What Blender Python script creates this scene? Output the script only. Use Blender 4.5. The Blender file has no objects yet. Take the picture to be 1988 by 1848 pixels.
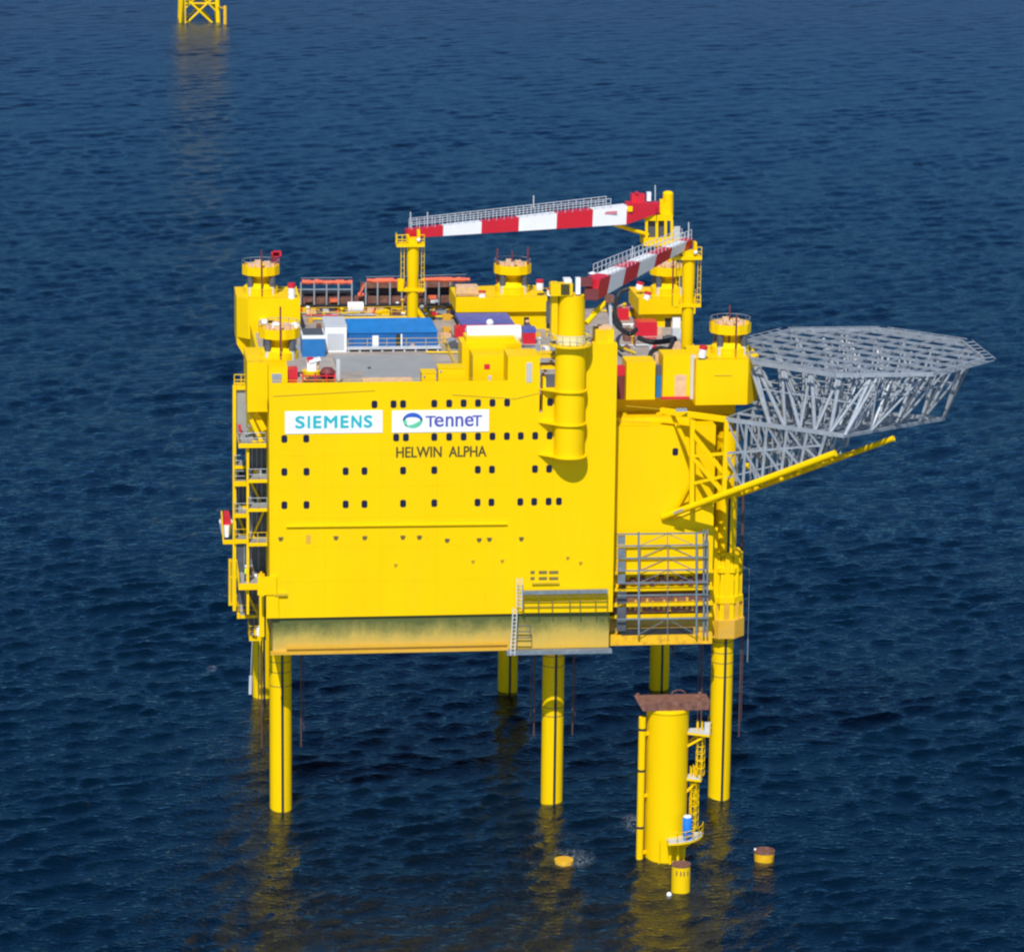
import bpy, math, random
import numpy as np
from mathutils import Vector, Matrix
random.seed(7)
sc = bpy.context.scene
COL = sc.collection

# ------------------------------------------------------------------ camera
CW, CH = 1988.0, 1848.0
CF = 6926.4
PITCH, YAW, ROLL = 0.2285, 0.1170, 0.0117
CAM = Vector((-17.98, -357.42, 119.15))
FWD = Vector((math.sin(YAW)*math.cos(PITCH), math.cos(YAW)*math.cos(PITCH), -math.sin(PITCH)))
_r = Vector((math.cos(YAW), -math.sin(YAW), 0)); _u = _r.cross(FWD)
RGT = _r*math.cos(ROLL) + _u*math.sin(ROLL)
UPV = -_r*math.sin(ROLL) + _u*math.cos(ROLL)
cam_d = bpy.data.cameras.new("camera"); cam = bpy.data.objects.new("camera", cam_d); COL.objects.link(cam)
cam_d.sensor_fit = 'HORIZONTAL'; cam_d.sensor_width = 36.0
cam_d.lens = CF/CW*36.0
cam_d.clip_start = 1.0; cam_d.clip_end = 60000.0
M = Matrix((RGT, UPV, -FWD)).transposed().to_4x4(); M.translation = CAM
cam.matrix_world = M
sc.camera = cam

# ------------------------------------------------------------------ world, sun, exposure
SKY_SUNSIDE, SKY_AWAY = (1.75, 1.65, 1.5, 1), (0.19, 0.385, 0.56, 1)   # added sky tint: brighter sunward to fill shade, dark blue opposite for the sea
SUN_EL, SUN_AZ = math.radians(50), math.radians(14)     # azimuth: to the left of the front wall's normal
w = bpy.data.worlds.new("World"); sc.world = w; w.use_nodes = True
nt = w.node_tree; nt.nodes.clear()
sky = nt.nodes.new('ShaderNodeTexSky'); sky.sky_type = 'NISHITA'; sky.sun_disc = False
sky.sun_elevation = SUN_EL; sky.sun_rotation = math.pi + SUN_AZ
sky.air_density = 0.8; sky.dust_density = 0.0; sky.ozone_density = 6.0
bg = nt.nodes.new('ShaderNodeBackground'); bg.inputs[1].default_value = 0.09
wo = nt.nodes.new('ShaderNodeOutputWorld')
geo = nt.nodes.new('ShaderNodeTexCoord'); sepd = nt.nodes.new('ShaderNodeSeparateXYZ'); nt.links.new(geo.outputs['Generated'], sepd.inputs[0])
away = nt.nodes.new('ShaderNodeMapRange'); away.interpolation_type = 'SMOOTHSTEP'; away.inputs[1].default_value = -0.35; away.inputs[2].default_value = 0.65
nt.links.new(sepd.outputs[1], away.inputs[0])
cmix = nt.nodes.new('ShaderNodeMix'); cmix.data_type = 'RGBA'; cmix.inputs[6].default_value = SKY_SUNSIDE; cmix.inputs[7].default_value = SKY_AWAY
nt.links.new(away.outputs[0], cmix.inputs[0])
tint = nt.nodes.new('ShaderNodeMix'); tint.data_type = 'RGBA'; tint.blend_type = 'MULTIPLY'; tint.inputs[0].default_value = 1.0
nt.links.new(sky.outputs[0], tint.inputs[6]); nt.links.new(cmix.outputs[2], tint.inputs[7]); nt.links.new(tint.outputs[2], bg.inputs[0])
nt.links.new(bg.outputs[0], wo.inputs[0])
sun_d = bpy.data.lights.new("sun", 'SUN'); sun_d.energy = 3.9; sun_d.angle = math.radians(0.5); sun_d.color = (1.0, 0.955, 0.88)
sun = bpy.data.objects.new("sun", sun_d); COL.objects.link(sun)
to_sun = Vector((-math.sin(SUN_AZ)*math.cos(SUN_EL), -math.cos(SUN_AZ)*math.cos(SUN_EL), math.sin(SUN_EL)))
sun.rotation_euler = to_sun.to_track_quat('Z', 'Y').to_euler()
sun.location = (0, -100, 150)
sc.view_settings.view_transform = 'Standard'; sc.view_settings.look = 'None'
sc.view_settings.exposure = 0.3; sc.view_settings.gamma = 1.0
try: sc.view_settings.use_curve_mapping = False
except Exception: pass
sc.cycles.pixel_filter_type = 'BLACKMAN_HARRIS'
sc.cycles.filter_width = 2.3
sc.cycles.max_bounces = 6; sc.cycles.glossy_bounces = 3; sc.cycles.diffuse_bounces = 3

def at(x, y, Y=None, Z=None, X=None):
    """point of the world plane Y=.., Z=.. or X=.. seen at photo pixel (x, y)"""
    d = FWD + RGT*((x-CW/2)/CF) - UPV*((y-CH/2)/CF)
    if Y is not None: t = (Y-CAM.y)/d.y
    elif Z is not None: t = (Z-CAM.z)/d.z
    else: t = (X-CAM.x)/d.x
    return CAM + d*t

# ------------------------------------------------------------------ materials
def mat(name, color, rough=0.5, metal=0.0, var=0.06, vscale=0.6, dirt=None, dirt_amt=0.0, dirt_scale=0.5, stretch=(1,1,1), bump=0.0, spec=0.5):
    m = bpy.data.materials.new(name); m.use_nodes = True
    n = m.node_tree.nodes; l = m.node_tree.links
    b = n['Principled BSDF']; b.inputs['Roughness'].default_value = rough; b.inputs['Metallic'].default_value = metal
    b.inputs['Specular IOR Level'].default_value = spec
    tc = n.new('ShaderNodeTexCoord')
    mp = n.new('ShaderNodeMapping'); mp.inputs['Scale'].default_value = stretch
    l.new(tc.outputs['Object'], mp.inputs[0])
    no = n.new('ShaderNodeTexNoise'); no.inputs['Scale'].default_value = vscale; no.inputs['Detail'].default_value = 5
    l.new(mp.outputs[0], no.inputs['Vector'])
    mr = n.new('ShaderNodeMapRange'); mr.inputs[1].default_value = 0.3; mr.inputs[2].default_value = 0.7
    mr.inputs[3].default_value = 1.0-var; mr.inputs[4].default_value = 1.0+var
    l.new(no.outputs[0], mr.inputs[0])
    mx = n.new('ShaderNodeMix'); mx.data_type = 'RGBA'; mx.blend_type = 'MULTIPLY'; mx.inputs[0].default_value = 1.0
    mx.inputs[6].default_value = (*color, 1); l.new(mr.outputs[0], mx.inputs[7])
    out = mx.outputs[2]
    if dirt is not None:
        n2 = n.new('ShaderNodeTexNoise'); n2.inputs['Scale'].default_value = dirt_scale; n2.inputs['Detail'].default_value = 7; n2.inputs['Roughness'].default_value = 0.65
        l.new(mp.outputs[0], n2.inputs['Vector'])
        r2 = n.new('ShaderNodeMapRange'); r2.inputs[1].default_value = 0.5; r2.inputs[2].default_value = 0.72
        r2.inputs[3].default_value = 0.0; r2.inputs[4].default_value = dirt_amt
        l.new(n2.outputs[0], r2.inputs[0])
        m2 = n.new('ShaderNodeMix'); m2.data_type = 'RGBA'
        l.new(r2.outputs[0], m2.inputs[0]); l.new(out, m2.inputs[6]); m2.inputs[7].default_value = (*dirt, 1)
        out = m2.outputs[2]
    l.new(out, b.inputs['Base Color'])
    if bump:
        bp = n.new('ShaderNodeBump'); bp.inputs['Strength'].default_value = bump; bp.inputs['Distance'].default_value = 0.05
        l.new(no.outputs[0], bp.inputs['Height']); l.new(bp.outputs[0], b.inputs['Normal'])
    return m

YEL = mat('yellow_paint', (0.84, 0.54, 0.0004), 0.5, var=0.035, vscale=0.22, dirt=(0.66, 0.44, 0.01), dirt_amt=0.22, dirt_scale=0.5, stretch=(1, 1, 0.25), spec=0.1)
YEL2 = mat('yellow_paint_worn', (0.80, 0.52, 0.002), 0.5, var=0.06, vscale=0.9, dirt=(0.45, 0.26, 0.02), dirt_amt=0.28, dirt_scale=1.1, stretch=(1, 1, 0.4), spec=0.12)
STEEL = mat('galvanised_steel', (0.31, 0.345, 0.385), 0.5, metal=0.25, var=0.15, vscale=1.2)
SCAF = mat('scaffold_steel', (0.17, 0.21, 0.245), 0.55, metal=0.2, var=0.2, vscale=1.5)
DSTEEL = mat('dark_grating', (0.075, 0.085, 0.10), 0.6, var=0.2, vscale=1.5)
DECK = mat('worn_deck_paint', (0.345, 0.295, 0.255), 0.75, var=0.16, vscale=0.5, dirt=(0.20, 0.20, 0.20), dirt_amt=0.8, dirt_scale=0.35)
PLATE = mat('pale_grey_plate', (0.295, 0.30, 0.295), 0.6, var=0.08, vscale=0.5, dirt=(0.30, 0.29, 0.27), dirt_amt=0.3, dirt_scale=0.6)
LGREY = mat('light_grey_paint', (0.52, 0.54, 0.56), 0.5, var=0.06)
WHITE = mat('white_paint', (0.80, 0.81, 0.82), 0.4, var=0.03)
CREAM = mat('cream_band_paint', (0.80, 0.68, 0.30), 0.5, var=0.05)
RED = mat('red_paint', (0.58, 0.012, 0.03), 0.42, var=0.06)
DRED = mat('dark_red_primer', (0.16, 0.028, 0.03), 0.6, var=0.15, vscale=2)
ORANGE = mat('orange_tarpaulin', (0.72, 0.13, 0.055), 0.7, var=0.2, vscale=2.0, bump=0.6)
PEACH = mat('bare_plywood', (0.66, 0.42, 0.25), 0.8, var=0.15, vscale=1.5)
BLUE = mat('blue_sheeting', (0.006, 0.115, 0.36), 0.4, var=0.12, vscale=1.5)
BLUE2 = mat('faded_blue_sheeting', (0.014, 0.155, 0.42), 0.5, var=0.12, vscale=1.0)
INDIGO = mat('indigo_roof_sheet', (0.07, 0.09, 0.34), 0.55, var=0.2, vscale=1.2)
BARREL = mat('bright_blue_plastic', (0.01, 0.19, 0.70), 0.35, var=0.04)
RUST = mat('rusty_steel', (0.155, 0.065, 0.045), 0.85, var=0.3, vscale=2.0, dirt=(0.30, 0.16, 0.11), dirt_amt=0.6, dirt_scale=1.5, bump=0.4)
PIPE = mat('red_lead_pipe', (0.085, 0.042, 0.036), 0.7, var=0.25, vscale=1.0)
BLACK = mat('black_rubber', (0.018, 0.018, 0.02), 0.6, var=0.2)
GLASS = mat('dark_window_glass', (0.008, 0.012, 0.035), 0.12, var=0.1, spec=0.5)
TEAL = mat('teal_lettering', (0.0, 0.40, 0.46), 0.5, var=0.02)
NAVY = mat('violet_lettering', (0.075, 0.07, 0.36), 0.5, var=0.02)
LBLUE = mat('blue_emblem', (0.02, 0.10, 0.50), 0.5, var=0.15, vscale=0.9)
LGREEN = mat('green_emblem', (0.10, 0.50, 0.28), 0.5, var=0.25, vscale=0.8)
INK = mat('dark_olive_lettering', (0.07, 0.055, 0.004), 0.6, var=0.05)
SEAMM = mat('seam_yellow', (0.55, 0.36, 0.006), 0.5, var=0.06)
VENT = mat('vent_louvre', (0.18, 0.14, 0.03), 0.6, var=0.1)
SKIN = mat('skin', (0.55, 0.30, 0.20), 0.6, var=0.05)
HIVIS = mat('hivis_cloth', (0.55, 0.85, 0.03), 0.7, var=0.05)
CLOTH = mat('dark_work_clothes', (0.02, 0.028, 0.05), 0.8, var=0.2)
BROWN = mat('brown_work_clothes', (0.12, 0.06, 0.035), 0.8, var=0.2)
FOAM = mat('white_foam', (0.55, 0.62, 0.66), 0.8, var=0.2)

def belt_material():
    """weathered ochre belt with algae growing down from its top edge (a stain with its own ragged shape)"""
    m = bpy.data.materials.new('weathered_belt_paint'); m.use_nodes = True
    n = m.node_tree.nodes; l = m.node_tree.links; b = n['Principled BSDF']; b.inputs['Roughness'].default_value = 0.7
    tc = n.new('ShaderNodeTexCoord'); sp = n.new('ShaderNodeSeparateXYZ'); l.new(tc.outputs['Object'], sp.inputs[0])
    mp = n.new('ShaderNodeMapping'); mp.inputs['Scale'].default_value = (1, 1, 0.5); l.new(tc.outputs['Object'], mp.inputs[0])
    no = n.new('ShaderNodeTexNoise'); no.inputs['Scale'].default_value = 0.55; no.inputs['Detail'].default_value = 8; no.inputs['Roughness'].default_value = 0.7
    l.new(mp.outputs[0], no.inputs['Vector'])
    nf = n.new('ShaderNodeTexNoise'); nf.inputs['Scale'].default_value = 5.0; nf.inputs['Detail'].default_value = 4; l.new(tc.outputs['Object'], nf.inputs['Vector'])
    add = n.new('ShaderNodeMath'); add.operation = 'MULTIPLY_ADD'; l.new(no.outputs[0], add.inputs[0]); add.inputs[1].default_value = 2.6; l.new(sp.outputs[2], add.inputs[2])
    ad2 = n.new('ShaderNodeMath'); ad2.operation = 'MULTIPLY_ADD'; l.new(nf.outputs[0], ad2.inputs[0]); ad2.inputs[1].default_value = 0.8; l.new(add.outputs[0], ad2.inputs[2])
    cr = n.new('ShaderNodeValToRGB'); e = cr.color_ramp
    mr = n.new('ShaderNodeMapRange'); mr.inputs[1].default_value = 19.1; mr.inputs[2].default_value = 23.7; l.new(ad2.outputs[0], mr.inputs[0])
    l.new(mr.outputs[0], cr.inputs[0])
    e.elements[0].position = 0.0; e.elements[0].color = (0.76, 0.41, 0.015, 1)
    e.elements[1].position = 1.0; e.elements[1].color = (0.085, 0.10, 0.02, 1)
    for p, c in ((0.22, (0.68, 0.39, 0.03, 1)), (0.40, (0.60, 0.37, 0.05, 1)), (0.64, (0.46, 0.33, 0.06, 1)), (0.80, (0.24, 0.21, 0.045, 1))):
        k = e.elements.new(p); k.color = c
    l.new(cr.outputs[0], b.inputs['Base Color'])
    return m
BELT = belt_material()
OCHRE = mat('weathered_ochre_paint', (0.66, 0.36, 0.02), 0.6, var=0.12, vscale=0.6, dirt=(0.42, 0.26, 0.07), dirt_amt=0.6, dirt_scale=0.6)
RUSTY_YEL = mat('rust_stained_yellow', (0.80, 0.44, 0.004), 0.55, var=0.08, vscale=1.2, dirt=(0.30, 0.10, 0.02), dirt_amt=0.7, dirt_scale=1.6)

# ------------------------------------------------------------------ mesh builder
ORIG = {}
class MB:
    def __init__(s): s.v = []; s.f = []; s.m = []; s.mi = 0; s.sm = set()
    def face(s, ids): s.f.append(tuple(ids)); s.m.append(s.mi)
    def add(s, vs, fs):
        o = len(s.v); s.v += [tuple(v) for v in vs]
        for f in fs: s.face([i+o for i in f])
        return s
    def box(s, x0, x1, y0, y1, z0, z1):
        if x0 > x1: x0, x1 = x1, x0
        if y0 > y1: y0, y1 = y1, y0
        if z0 > z1: z0, z1 = z1, z0
        return s.add([(x0,y0,z0),(x1,y0,z0),(x1,y1,z0),(x0,y1,z0),(x0,y0,z1),(x1,y0,z1),(x1,y1,z1),(x0,y1,z1)],
                     [(0,3,2,1),(4,5,6,7),(0,1,5,4),(1,2,6,5),(2,3,7,6),(3,0,4,7)])
    def bpx(s, xa, xb, ya, yb, Y, depth, zmin=None):
        """box whose front face fills the photo rectangle on plane Y, running back by depth"""
        p = at(xa, (ya+yb)/2, Y=Y); q = at(xb, (ya+yb)/2, Y=Y); t = at((xa+xb)/2, ya, Y=Y); b = at((xa+xb)/2, yb, Y=Y)
        z0 = b.z if zmin is None else zmin
        return s.box(p.x, q.x, Y, Y+depth, z0, t.z)
    def prism(s, poly, z0, z1):
        n = len(poly); o = len(s.v)
        s.v += [(x, y, z0) for x, y in poly] + [(x, y, z1) for x, y in poly]
        s.face([o+i for i in range(n-1, -1, -1)]); s.face([o+n+i for i in range(n)])
        for i in range(n):
            j = (i+1) % n; s.face((o+i, o+j, o+n+j, o+n+i))
        return s
    def prism_y(s, poly, y0, y1):
        """polygon in x,z (counter-clockwise seen from the front) extruded along y"""
        n = len(poly); o = len(s.v)
        s.v += [(x, y0, z) for x, z in poly] + [(x, y1, z) for x, z in poly]
        s.face([o+i for i in range(n)]); s.face([o+n+i for i in range(n-1, -1, -1)])
        for i in range(n):
            j = (i+1) % n; s.face((o+j, o+i, o+n+i, o+n+j))
        return s
    def bar(s, p, q, w, h=None):
        p = Vector(p); q = Vector(q); h = h or w; d = (q-p)
        if d.length < 1e-6: return s
        d.normalize(); ref = Vector((0,0,1)) if abs(d.z) < 0.95 else Vector((0,1,0))
        a = d.cross(ref).normalized()*(w/2); b = a.cross(d).normalized()*(h/2)
        vs = [p-a-b, p+a-b, p+a+b, p-a+b, q-a-b, q+a-b, q+a+b, q-a+b]
        return s.add(vs, [(0,3,2,1),(4,5,6,7),(0,1,5,4),(1,2,6,5),(2,3,7,6),(3,0,4,7)])
    def tube(s, p, q, r, n=10, r2=None):
        p = Vector(p); q = Vector(q); r2 = r if r2 is None else r2; d = (q-p).normalized()
        ref = Vector((0,0,1)) if abs(d.z) < 0.95 else Vector((0,1,0))
        a = d.cross(ref).normalized(); b = a.cross(d).normalized(); o = len(s.v)
        for c, rr in ((p, r), (q, r2)):
            for i in range(n):
                t = 2*math.pi*i/n; s.v.append(tuple(c + a*(rr*math.cos(t)) + b*(rr*math.sin(t))))
        for i in range(n):
            j = (i+1) % n; s.face((o+i, o+n+i, o+n+j, o+j)); s.sm.add(len(s.f)-1)
        s.face([o+i for i in range(n)]); s.face([o+n+i for i in range(n-1, -1, -1)])
        return s
    def path(s, pts, r, n=8):
        for a, b in zip(pts, pts[1:]): s.tube(a, b, r, n)
        return s
    def lathe(s, c, prof, n=32, a0=0.0, a1=2*math.pi, cap=True):
        full = abs(a1-a0-2*math.pi) < 1e-6; k = n if full else n+1; o = len(s.v)
        for r, z in prof:
            for i in range(k):
                t = a0+(a1-a0)*i/n; s.v.append((c[0]+r*math.cos(t), c[1]+r*math.sin(t), c[2]+z))
        for j in range(len(prof)-1):
            for i in range(n):
                i2 = (i+1) % k
                s.face((o+j*k+i, o+j*k+i2, o+(j+1)*k+i2, o+(j+1)*k+i)); s.sm.add(len(s.f)-1)
        if cap and full:
            s.face([o+i for i in range(k-1, -1, -1)]); s.face([o+(len(prof)-1)*k+i for i in range(k)])
        return s
    def sphere(s, c, r, n=16, m=9, sz=1.0):
        prof = [(r*math.sin(math.pi*(i+0.02)/(m-1+0.04)), -r*sz*math.cos(math.pi*(i+0.02)/(m-1+0.04))) for i in range(m)]
        return s.lathe(c, prof, n)
    def rail(s, pts, h=1.1, step=1.6, r=0.035, mids=1, n=5):
        for a, b in zip(pts, pts[1:]):
            a = Vector(a); b = Vector(b); L = (b-a).length; k = max(1, round(L/step)); up = Vector((0,0,h))
            for i in range(k+1):
                p = a.lerp(b, i/k); s.tube(p, p+up, r, n)
            for j in range(mids+1):
                z = Vector((0,0,h*(j+1)/(mids+1))); s.tube(a+z, b+z, r, n)
        return s
    def build(s, name, mats, parent=None, base=None):
        me = bpy.data.meshes.new(name)
        o3 = Vector(base) if base is not None else (ORIG[parent.name] if parent else Vector((0,0,0)))
        me.from_pydata([(v[0]-o3.x, v[1]-o3.y, v[2]-o3.z) for v in s.v], [], s.f)
        if not isinstance(mats, (list, tuple)): mats = [mats]
        for mm in mats: me.materials.append(mm)
        me.polygons.foreach_set('material_index', s.m)
        me.polygons.foreach_set('use_smooth', [i in s.sm for i in range(len(s.f))])
        me.update()
        if s.sm: me.set_sharp_from_angle(angle=math.radians(38))
        o = bpy.data.objects.new(name, me); COL.objects.link(o)
        ORIG[o.name] = o3
        if parent: o.parent = parent
        else: o.location = o3
        return o
def tag(o, label=None, cat=None, group=None, kind=None):
    if label: o['label'] = label
    if cat: o['category'] = cat
    if group: o['group'] = group
    if kind: o['kind'] = kind
    return o
def thing(name, loc, label, cat, group=None):
    o = bpy.data.objects.new(name, None); o.empty_display_size = 0.5; COL.objects.link(o); o.location = loc
    ORIG[o.name] = Vector(loc); return tag(o, label, cat, group)

# ------------------------------------------------------------------ sea
def build_sea():
    xs = np.concatenate([-np.geomspace(30000, 82, 26), np.arange(-80, 92, 0.5), np.arange(92, 322, 1.2), np.geomspace(330, 30000, 24)])
    ys = np.concatenate([-np.geomspace(30000, 82, 26), np.arange(-80, 110, 0.45), np.arange(110, 420, 1.2), np.arange(420, 905, 1.7), np.geomspace(910, 30000, 26)])
    X, Y = np.meshgrid(xs, ys); Z = np.zeros_like(X)
    rng = np.random.default_rng(5)
    N = 210
    lam = np.exp(rng.uniform(np.log(1.4), np.log(14.0), N))
    th = math.radians(-62) + rng.normal(0, 0.66, N)
    amp = 0.0026*lam*np.where(lam > 3.5, (3.5/lam)**1.1, 1.0)*rng.uniform(0.5, 1.3, N)
    ph = rng.uniform(0, 2*np.pi, N)
    dist = np.sqrt((X+18)**2 + (Y+357)**2)
    att = np.clip((4000-dist)/2600, 0, 1)
    mods = []
    for g in range(6):                      # slow gusts: each family of waves is stronger in some patches
        m_ = np.zeros_like(X)
        for j in range(5):
            L_ = rng.uniform(14, 75); t_ = rng.uniform(0, 2*np.pi); m_ += np.sin(2*np.pi*(X*math.cos(t_)+Y*math.sin(t_))/L_+rng.uniform(0, 6.28))
        mods.append(np.clip(1.0+0.42*m_, 0.15, 2.2))
    inside = (X > -110) & (X < 340) & (Y > -110) & (Y < 930)
    DX = np.zeros_like(X); DY = np.zeros_like(X)
    for i in range(N):
        k = 2*np.pi/lam[i]; a = k*(X*math.cos(th[i])+Y*math.sin(th[i]))+ph[i]
        fade = np.clip((lam[i]*270-dist)/(lam[i]*70), 0, 1)
        s = np.sin(a); c = np.cos(a); fade = fade*mods[i % 6]
        Z += amp[i]*s*fade; DX += amp[i]*c*fade*math.cos(th[i])*0.9; DY += amp[i]*c*fade*math.sin(th[i])*0.9
    f = att*inside*1.0
    Z *= f; DX *= f; DY *= f
    V = np.stack([X+DX, Y+DY, Z], -1).reshape(-1, 3).astype(np.float32)
    ny, nx = X.shape
    idx = np.arange(nx*ny).reshape(ny, nx)
    q = np.stack([idx[:-1,:-1], idx[:-1,1:], idx[1:,1:], idx[1:,:-1]], -1).reshape(-1, 4)
    me = bpy.data.meshes.new('sea'); me.vertices.add(len(V)); me.vertices.foreach_set('co', V.ravel())
    me.loops.add(q.size); me.loops.foreach_set('vertex_index', q.ravel().astype(np.int32))
    me.polygons.add(len(q)); me.polygons.foreach_set('loop_start', np.arange(0, q.size, 4, dtype=np.int32))
    me.polygons.foreach_set('use_smooth', np.ones(len(q), dtype=bool))
    me.update(calc_edges=True); me.validate()
    m = bpy.data.materials.new('sea_water'); m.use_nodes = True
    n = m.node_tree.nodes; l = m.node_tree.links; b = n['Principled BSDF']
    n.remove(b)
    dif = n.new('ShaderNodeBsdfDiffuse'); dif.inputs[0].default_value = (0.0004, 0.006, 0.015, 1)
    glo = n.new('ShaderNodeBsdfGlossy'); glo.inputs['Color'].default_value = (0.80, 0.84, 0.86, 1); glo.inputs['Roughness'].default_value = 0.05
    fre = n.new('ShaderNodeFresnel'); fre.inputs['IOR'].default_value = 1.333
    tr = n.new('ShaderNodeTexCoord'); sr = n.new('ShaderNodeSeparateXYZ'); l.new(tr.outputs['Object'], sr.inputs[0])
    rr = n.new('ShaderNodeMapRange'); rr.inputs[1].default_value = 120; rr.inputs[2].default_value = 800; rr.inputs[3].default_value = 0.05; rr.inputs[4].default_value = 0.26
    l.new(sr.outputs[1], rr.inputs[0]); l.new(rr.outputs[0], glo.inputs['Roughness'])
    mxs = n.new('ShaderNodeMixShader'); l.new(fre.outputs[0], mxs.inputs[0]); l.new(dif.outputs[0], mxs.inputs[1]); l.new(glo.outputs[0], mxs.inputs[2])
    l.new(mxs.outputs[0], n['Material Output'].inputs[0])
    tc = n.new('ShaderNodeTexCoord')
    prev = None
    for sc_, dist_, st, rot, strg in ((0.95, 0.068, (1.0, 1.8, 1), 0.35, 1.0), (2.1, 0.026, (1.0, 1.7, 1), 0.1, 1.0), (4.0, 0.006, (1, 1.4, 1), 0.6, 1.0)):
        mp = n.new('ShaderNodeMapping'); mp.inputs['Scale'].default_value = st; mp.inputs['Rotation'].default_value = (0, 0, rot)
        l.new(tc.outputs['Object'], mp.inputs[0])
        no = n.new('ShaderNodeTexNoise'); no.inputs['Scale'].default_value = sc_; no.inputs['Detail'].default_value = 3; no.inputs['Distortion'].default_value = 0.6
        l.new(mp.outputs[0], no.inputs['Vector'])
        bp = n.new('ShaderNodeBump'); bp.inputs['Strength'].default_value = strg; bp.inputs['Distance'].default_value = dist_*2.2
        l.new(no.outputs[0], bp.inputs['Height'])
        if prev: l.new(prev.outputs[0], bp.inputs['Normal'])
        prev = bp
    for nd in (dif, glo, fre): l.new(prev.outputs[0], nd.inputs['Normal'])
    me.materials.append(m)
    o = bpy.data.objects.new('sea', me); COL.objects.link(o)
    tag(o, 'dark blue choppy open sea', 'sea', kind='structure')
build_sea()

# ================================================================== PLATFORM
FY = -7.0                                   # front wall plane
WL, WR = -1.40, 33.78
ZB, ZS, ZD, ZT = 18.75, 22.62, 43.6, 46.95  # hull bottom, top of the belt, deck, wall top
LEGX, LEGY = (0.0, 28.65, 46.6), (0.0, 41.26)
RY = -4.0                                   # recessed front wall on the right
P = thing('offshore_platform', (22, 20, 0), 'huge bright yellow converter platform standing on six round legs in the sea', 'platform')

low = [(WL, FY), (WR, FY), (WR, RY), (44.6, RY), (44.6, 2.2), (47.6, 2.2), (47.6, 51.5), (WL, 51.5)]
upp = [(WL, FY), (WR, FY), (WR, 1.4), (47.55, 1.4), (47.55, 51.48), (WL, 51.48)]
mb = MB(); mb.prism(low, ZS, 41.4); mb.prism(upp, 41.4, ZD)
mb.build('hull', YEL, P)
ins = 0.3
lowb = [(WL+ins, FY+ins), (WR-ins, FY+ins), (WR-ins, RY+ins), (44.6-ins, RY+ins), (44.6-ins, 2.4), (47.4, 2.4), (47.4, 51.3), (WL+ins, 51.3)]
MB().prism(lowb, ZB, ZS-0.003).build('lower_belt', BELT, P)
mb = MB(); mb.box(WL+0.05, 23.1, FY-0.03, FY+0.6, ZB-0.02, ZB+0.28); mb.bpx(556, 985, 1251, 1256, FY-0.02, 0.25)
mb.build('rubbing_strake', OCHRE, P)
# deck
MB().box(WL+0.4, 8.7, FY+0.36, 3.2, ZD+0.06, 46.05).build('service_platform', DECK, P)
dk = [(x+(0.3 if x < 0 else -0.3), y+(0.3 if y < 2 else -0.3)) for x, y in upp]
MB().prism(dk, ZD, ZD+0.05).build('main_deck', DECK, P)
# bulwark on the front wall
mb = MB(); mb.box(WL, at(986, 726, Y=FY).x-0.004, FY, FY+0.35, ZD+0.001, ZT); mb.box(WL, WL+0.3, FY+0.351, 37, ZD+0.001, ZD+1.2)
mb.build('bulwark', YEL, P)
# raised wall parts to the right
mb = MB(); mb.bpx(986, 1048, 692, 760, FY, 4.0, zmin=ZD+0.001); mb.build('stair_house', YEL, P)
mb = MB()
p0 = at(1022, 720, Y=FY-0.04); p1 = at(1033, 720, Y=FY-0.04); za = at(1027, 742, Y=FY).z; zb = at(1027, 703, Y=FY).z
k = 9
for i in range(k): mb.box(p0.x, p1.x, FY-0.06, FY-0.003, za+(zb-za)*i/k, za+(zb-za)*(i+0.72)/k)
mb.build('louvre', LGREY, P)
mb = MB()
x0 = at(1112, 720, Y=FY).x
mb.box(x0, WR, FY, FY+3.2, ZD+0.001, at(1170, 668, Y=FY).z)
mb.build('corner_block', YEL, P)
mb = MB(); mb.bpx(1156, 1192, 641, 672, FY+0.5, 2.2, zmin=at(1170, 668, Y=FY).z+0.002); mb.build('corner_cap', YEL2, P)
mb = MB(); mb.box(x0-3.0, x0, FY+0.02, FY+2.0, ZD+0.001, at(1080, 735, Y=FY).z); mb.build('bulwark', YEL, P)
# dark stair opening beside the crane column
mb = MB(); mb.bpx(1060, 1084, 728, 752, FY-0.015, 0.4); mb.build('stair_opening', DSTEEL, P)
mb = MB()
for yy in (690, 712): mb.bpx(1048, 1082, yy, yy+5, FY+0.4, 2.2)
mb.rail([at(1050, 690, Y=FY+0.5), at(1080, 690, Y=FY+0.5)], 1.0, 0.7, 0.04)
for i in range(6): 
    a = at(1052+4*i, 726-6*i, Y=FY+1.4); mb.box(a.x, a.x+0.3, FY+1, FY+2, a.z-0.05, a.z)
mb.build('stair_landing', YEL2, P)

# seams and trims on the front wall
def strip(xa, ya, xb, yb, w, name='panel_seam', m=SEAMM, Y=FY, t=0.05):
    a = at(xa, ya, Y=Y-t/2); b = at(xb, yb, Y=Y-t/2)
    MB().bar(a, b, t, w).build(name, m, P)
strip(556, 1022, 985, 1017, 0.13, t=0.22, m=YEL)
strip(530, 769, 728, 758, 0.07); strip(878, 766, 1000, 774, 0.07); strip(1000, 774, 1050, 762, 0.07)
strip(998, 760, 997, 1196, 0.05, t=0.03, m=YEL2); strip(527, 760, 527, 1195, 0.05, t=0.03, m=YEL2)
strip(1200, 818, 1262, 820, 0.07, Y=RY); strip(1215, 788, 1290, 795, 0.06, Y=RY)

b = MB()
for z in (26.4, 30.0, 33.0, 36.2, 39.5, 43.0): b.box(WL+0.05, 23.0, FY-0.008, FY-0.002, z-0.018, z+0.018)
for x in (4.2, 9.9, 15.6, 20.6, 27.4): b.box(x-0.018, x+0.018, FY-0.011, FY-0.003, ZS+0.05, 45.5)
b.build('weld_seam', mat('weld_seam_yellow', (0.74, 0.47, 0.001), 0.5, var=0.1, spec=0.1), P)
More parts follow.
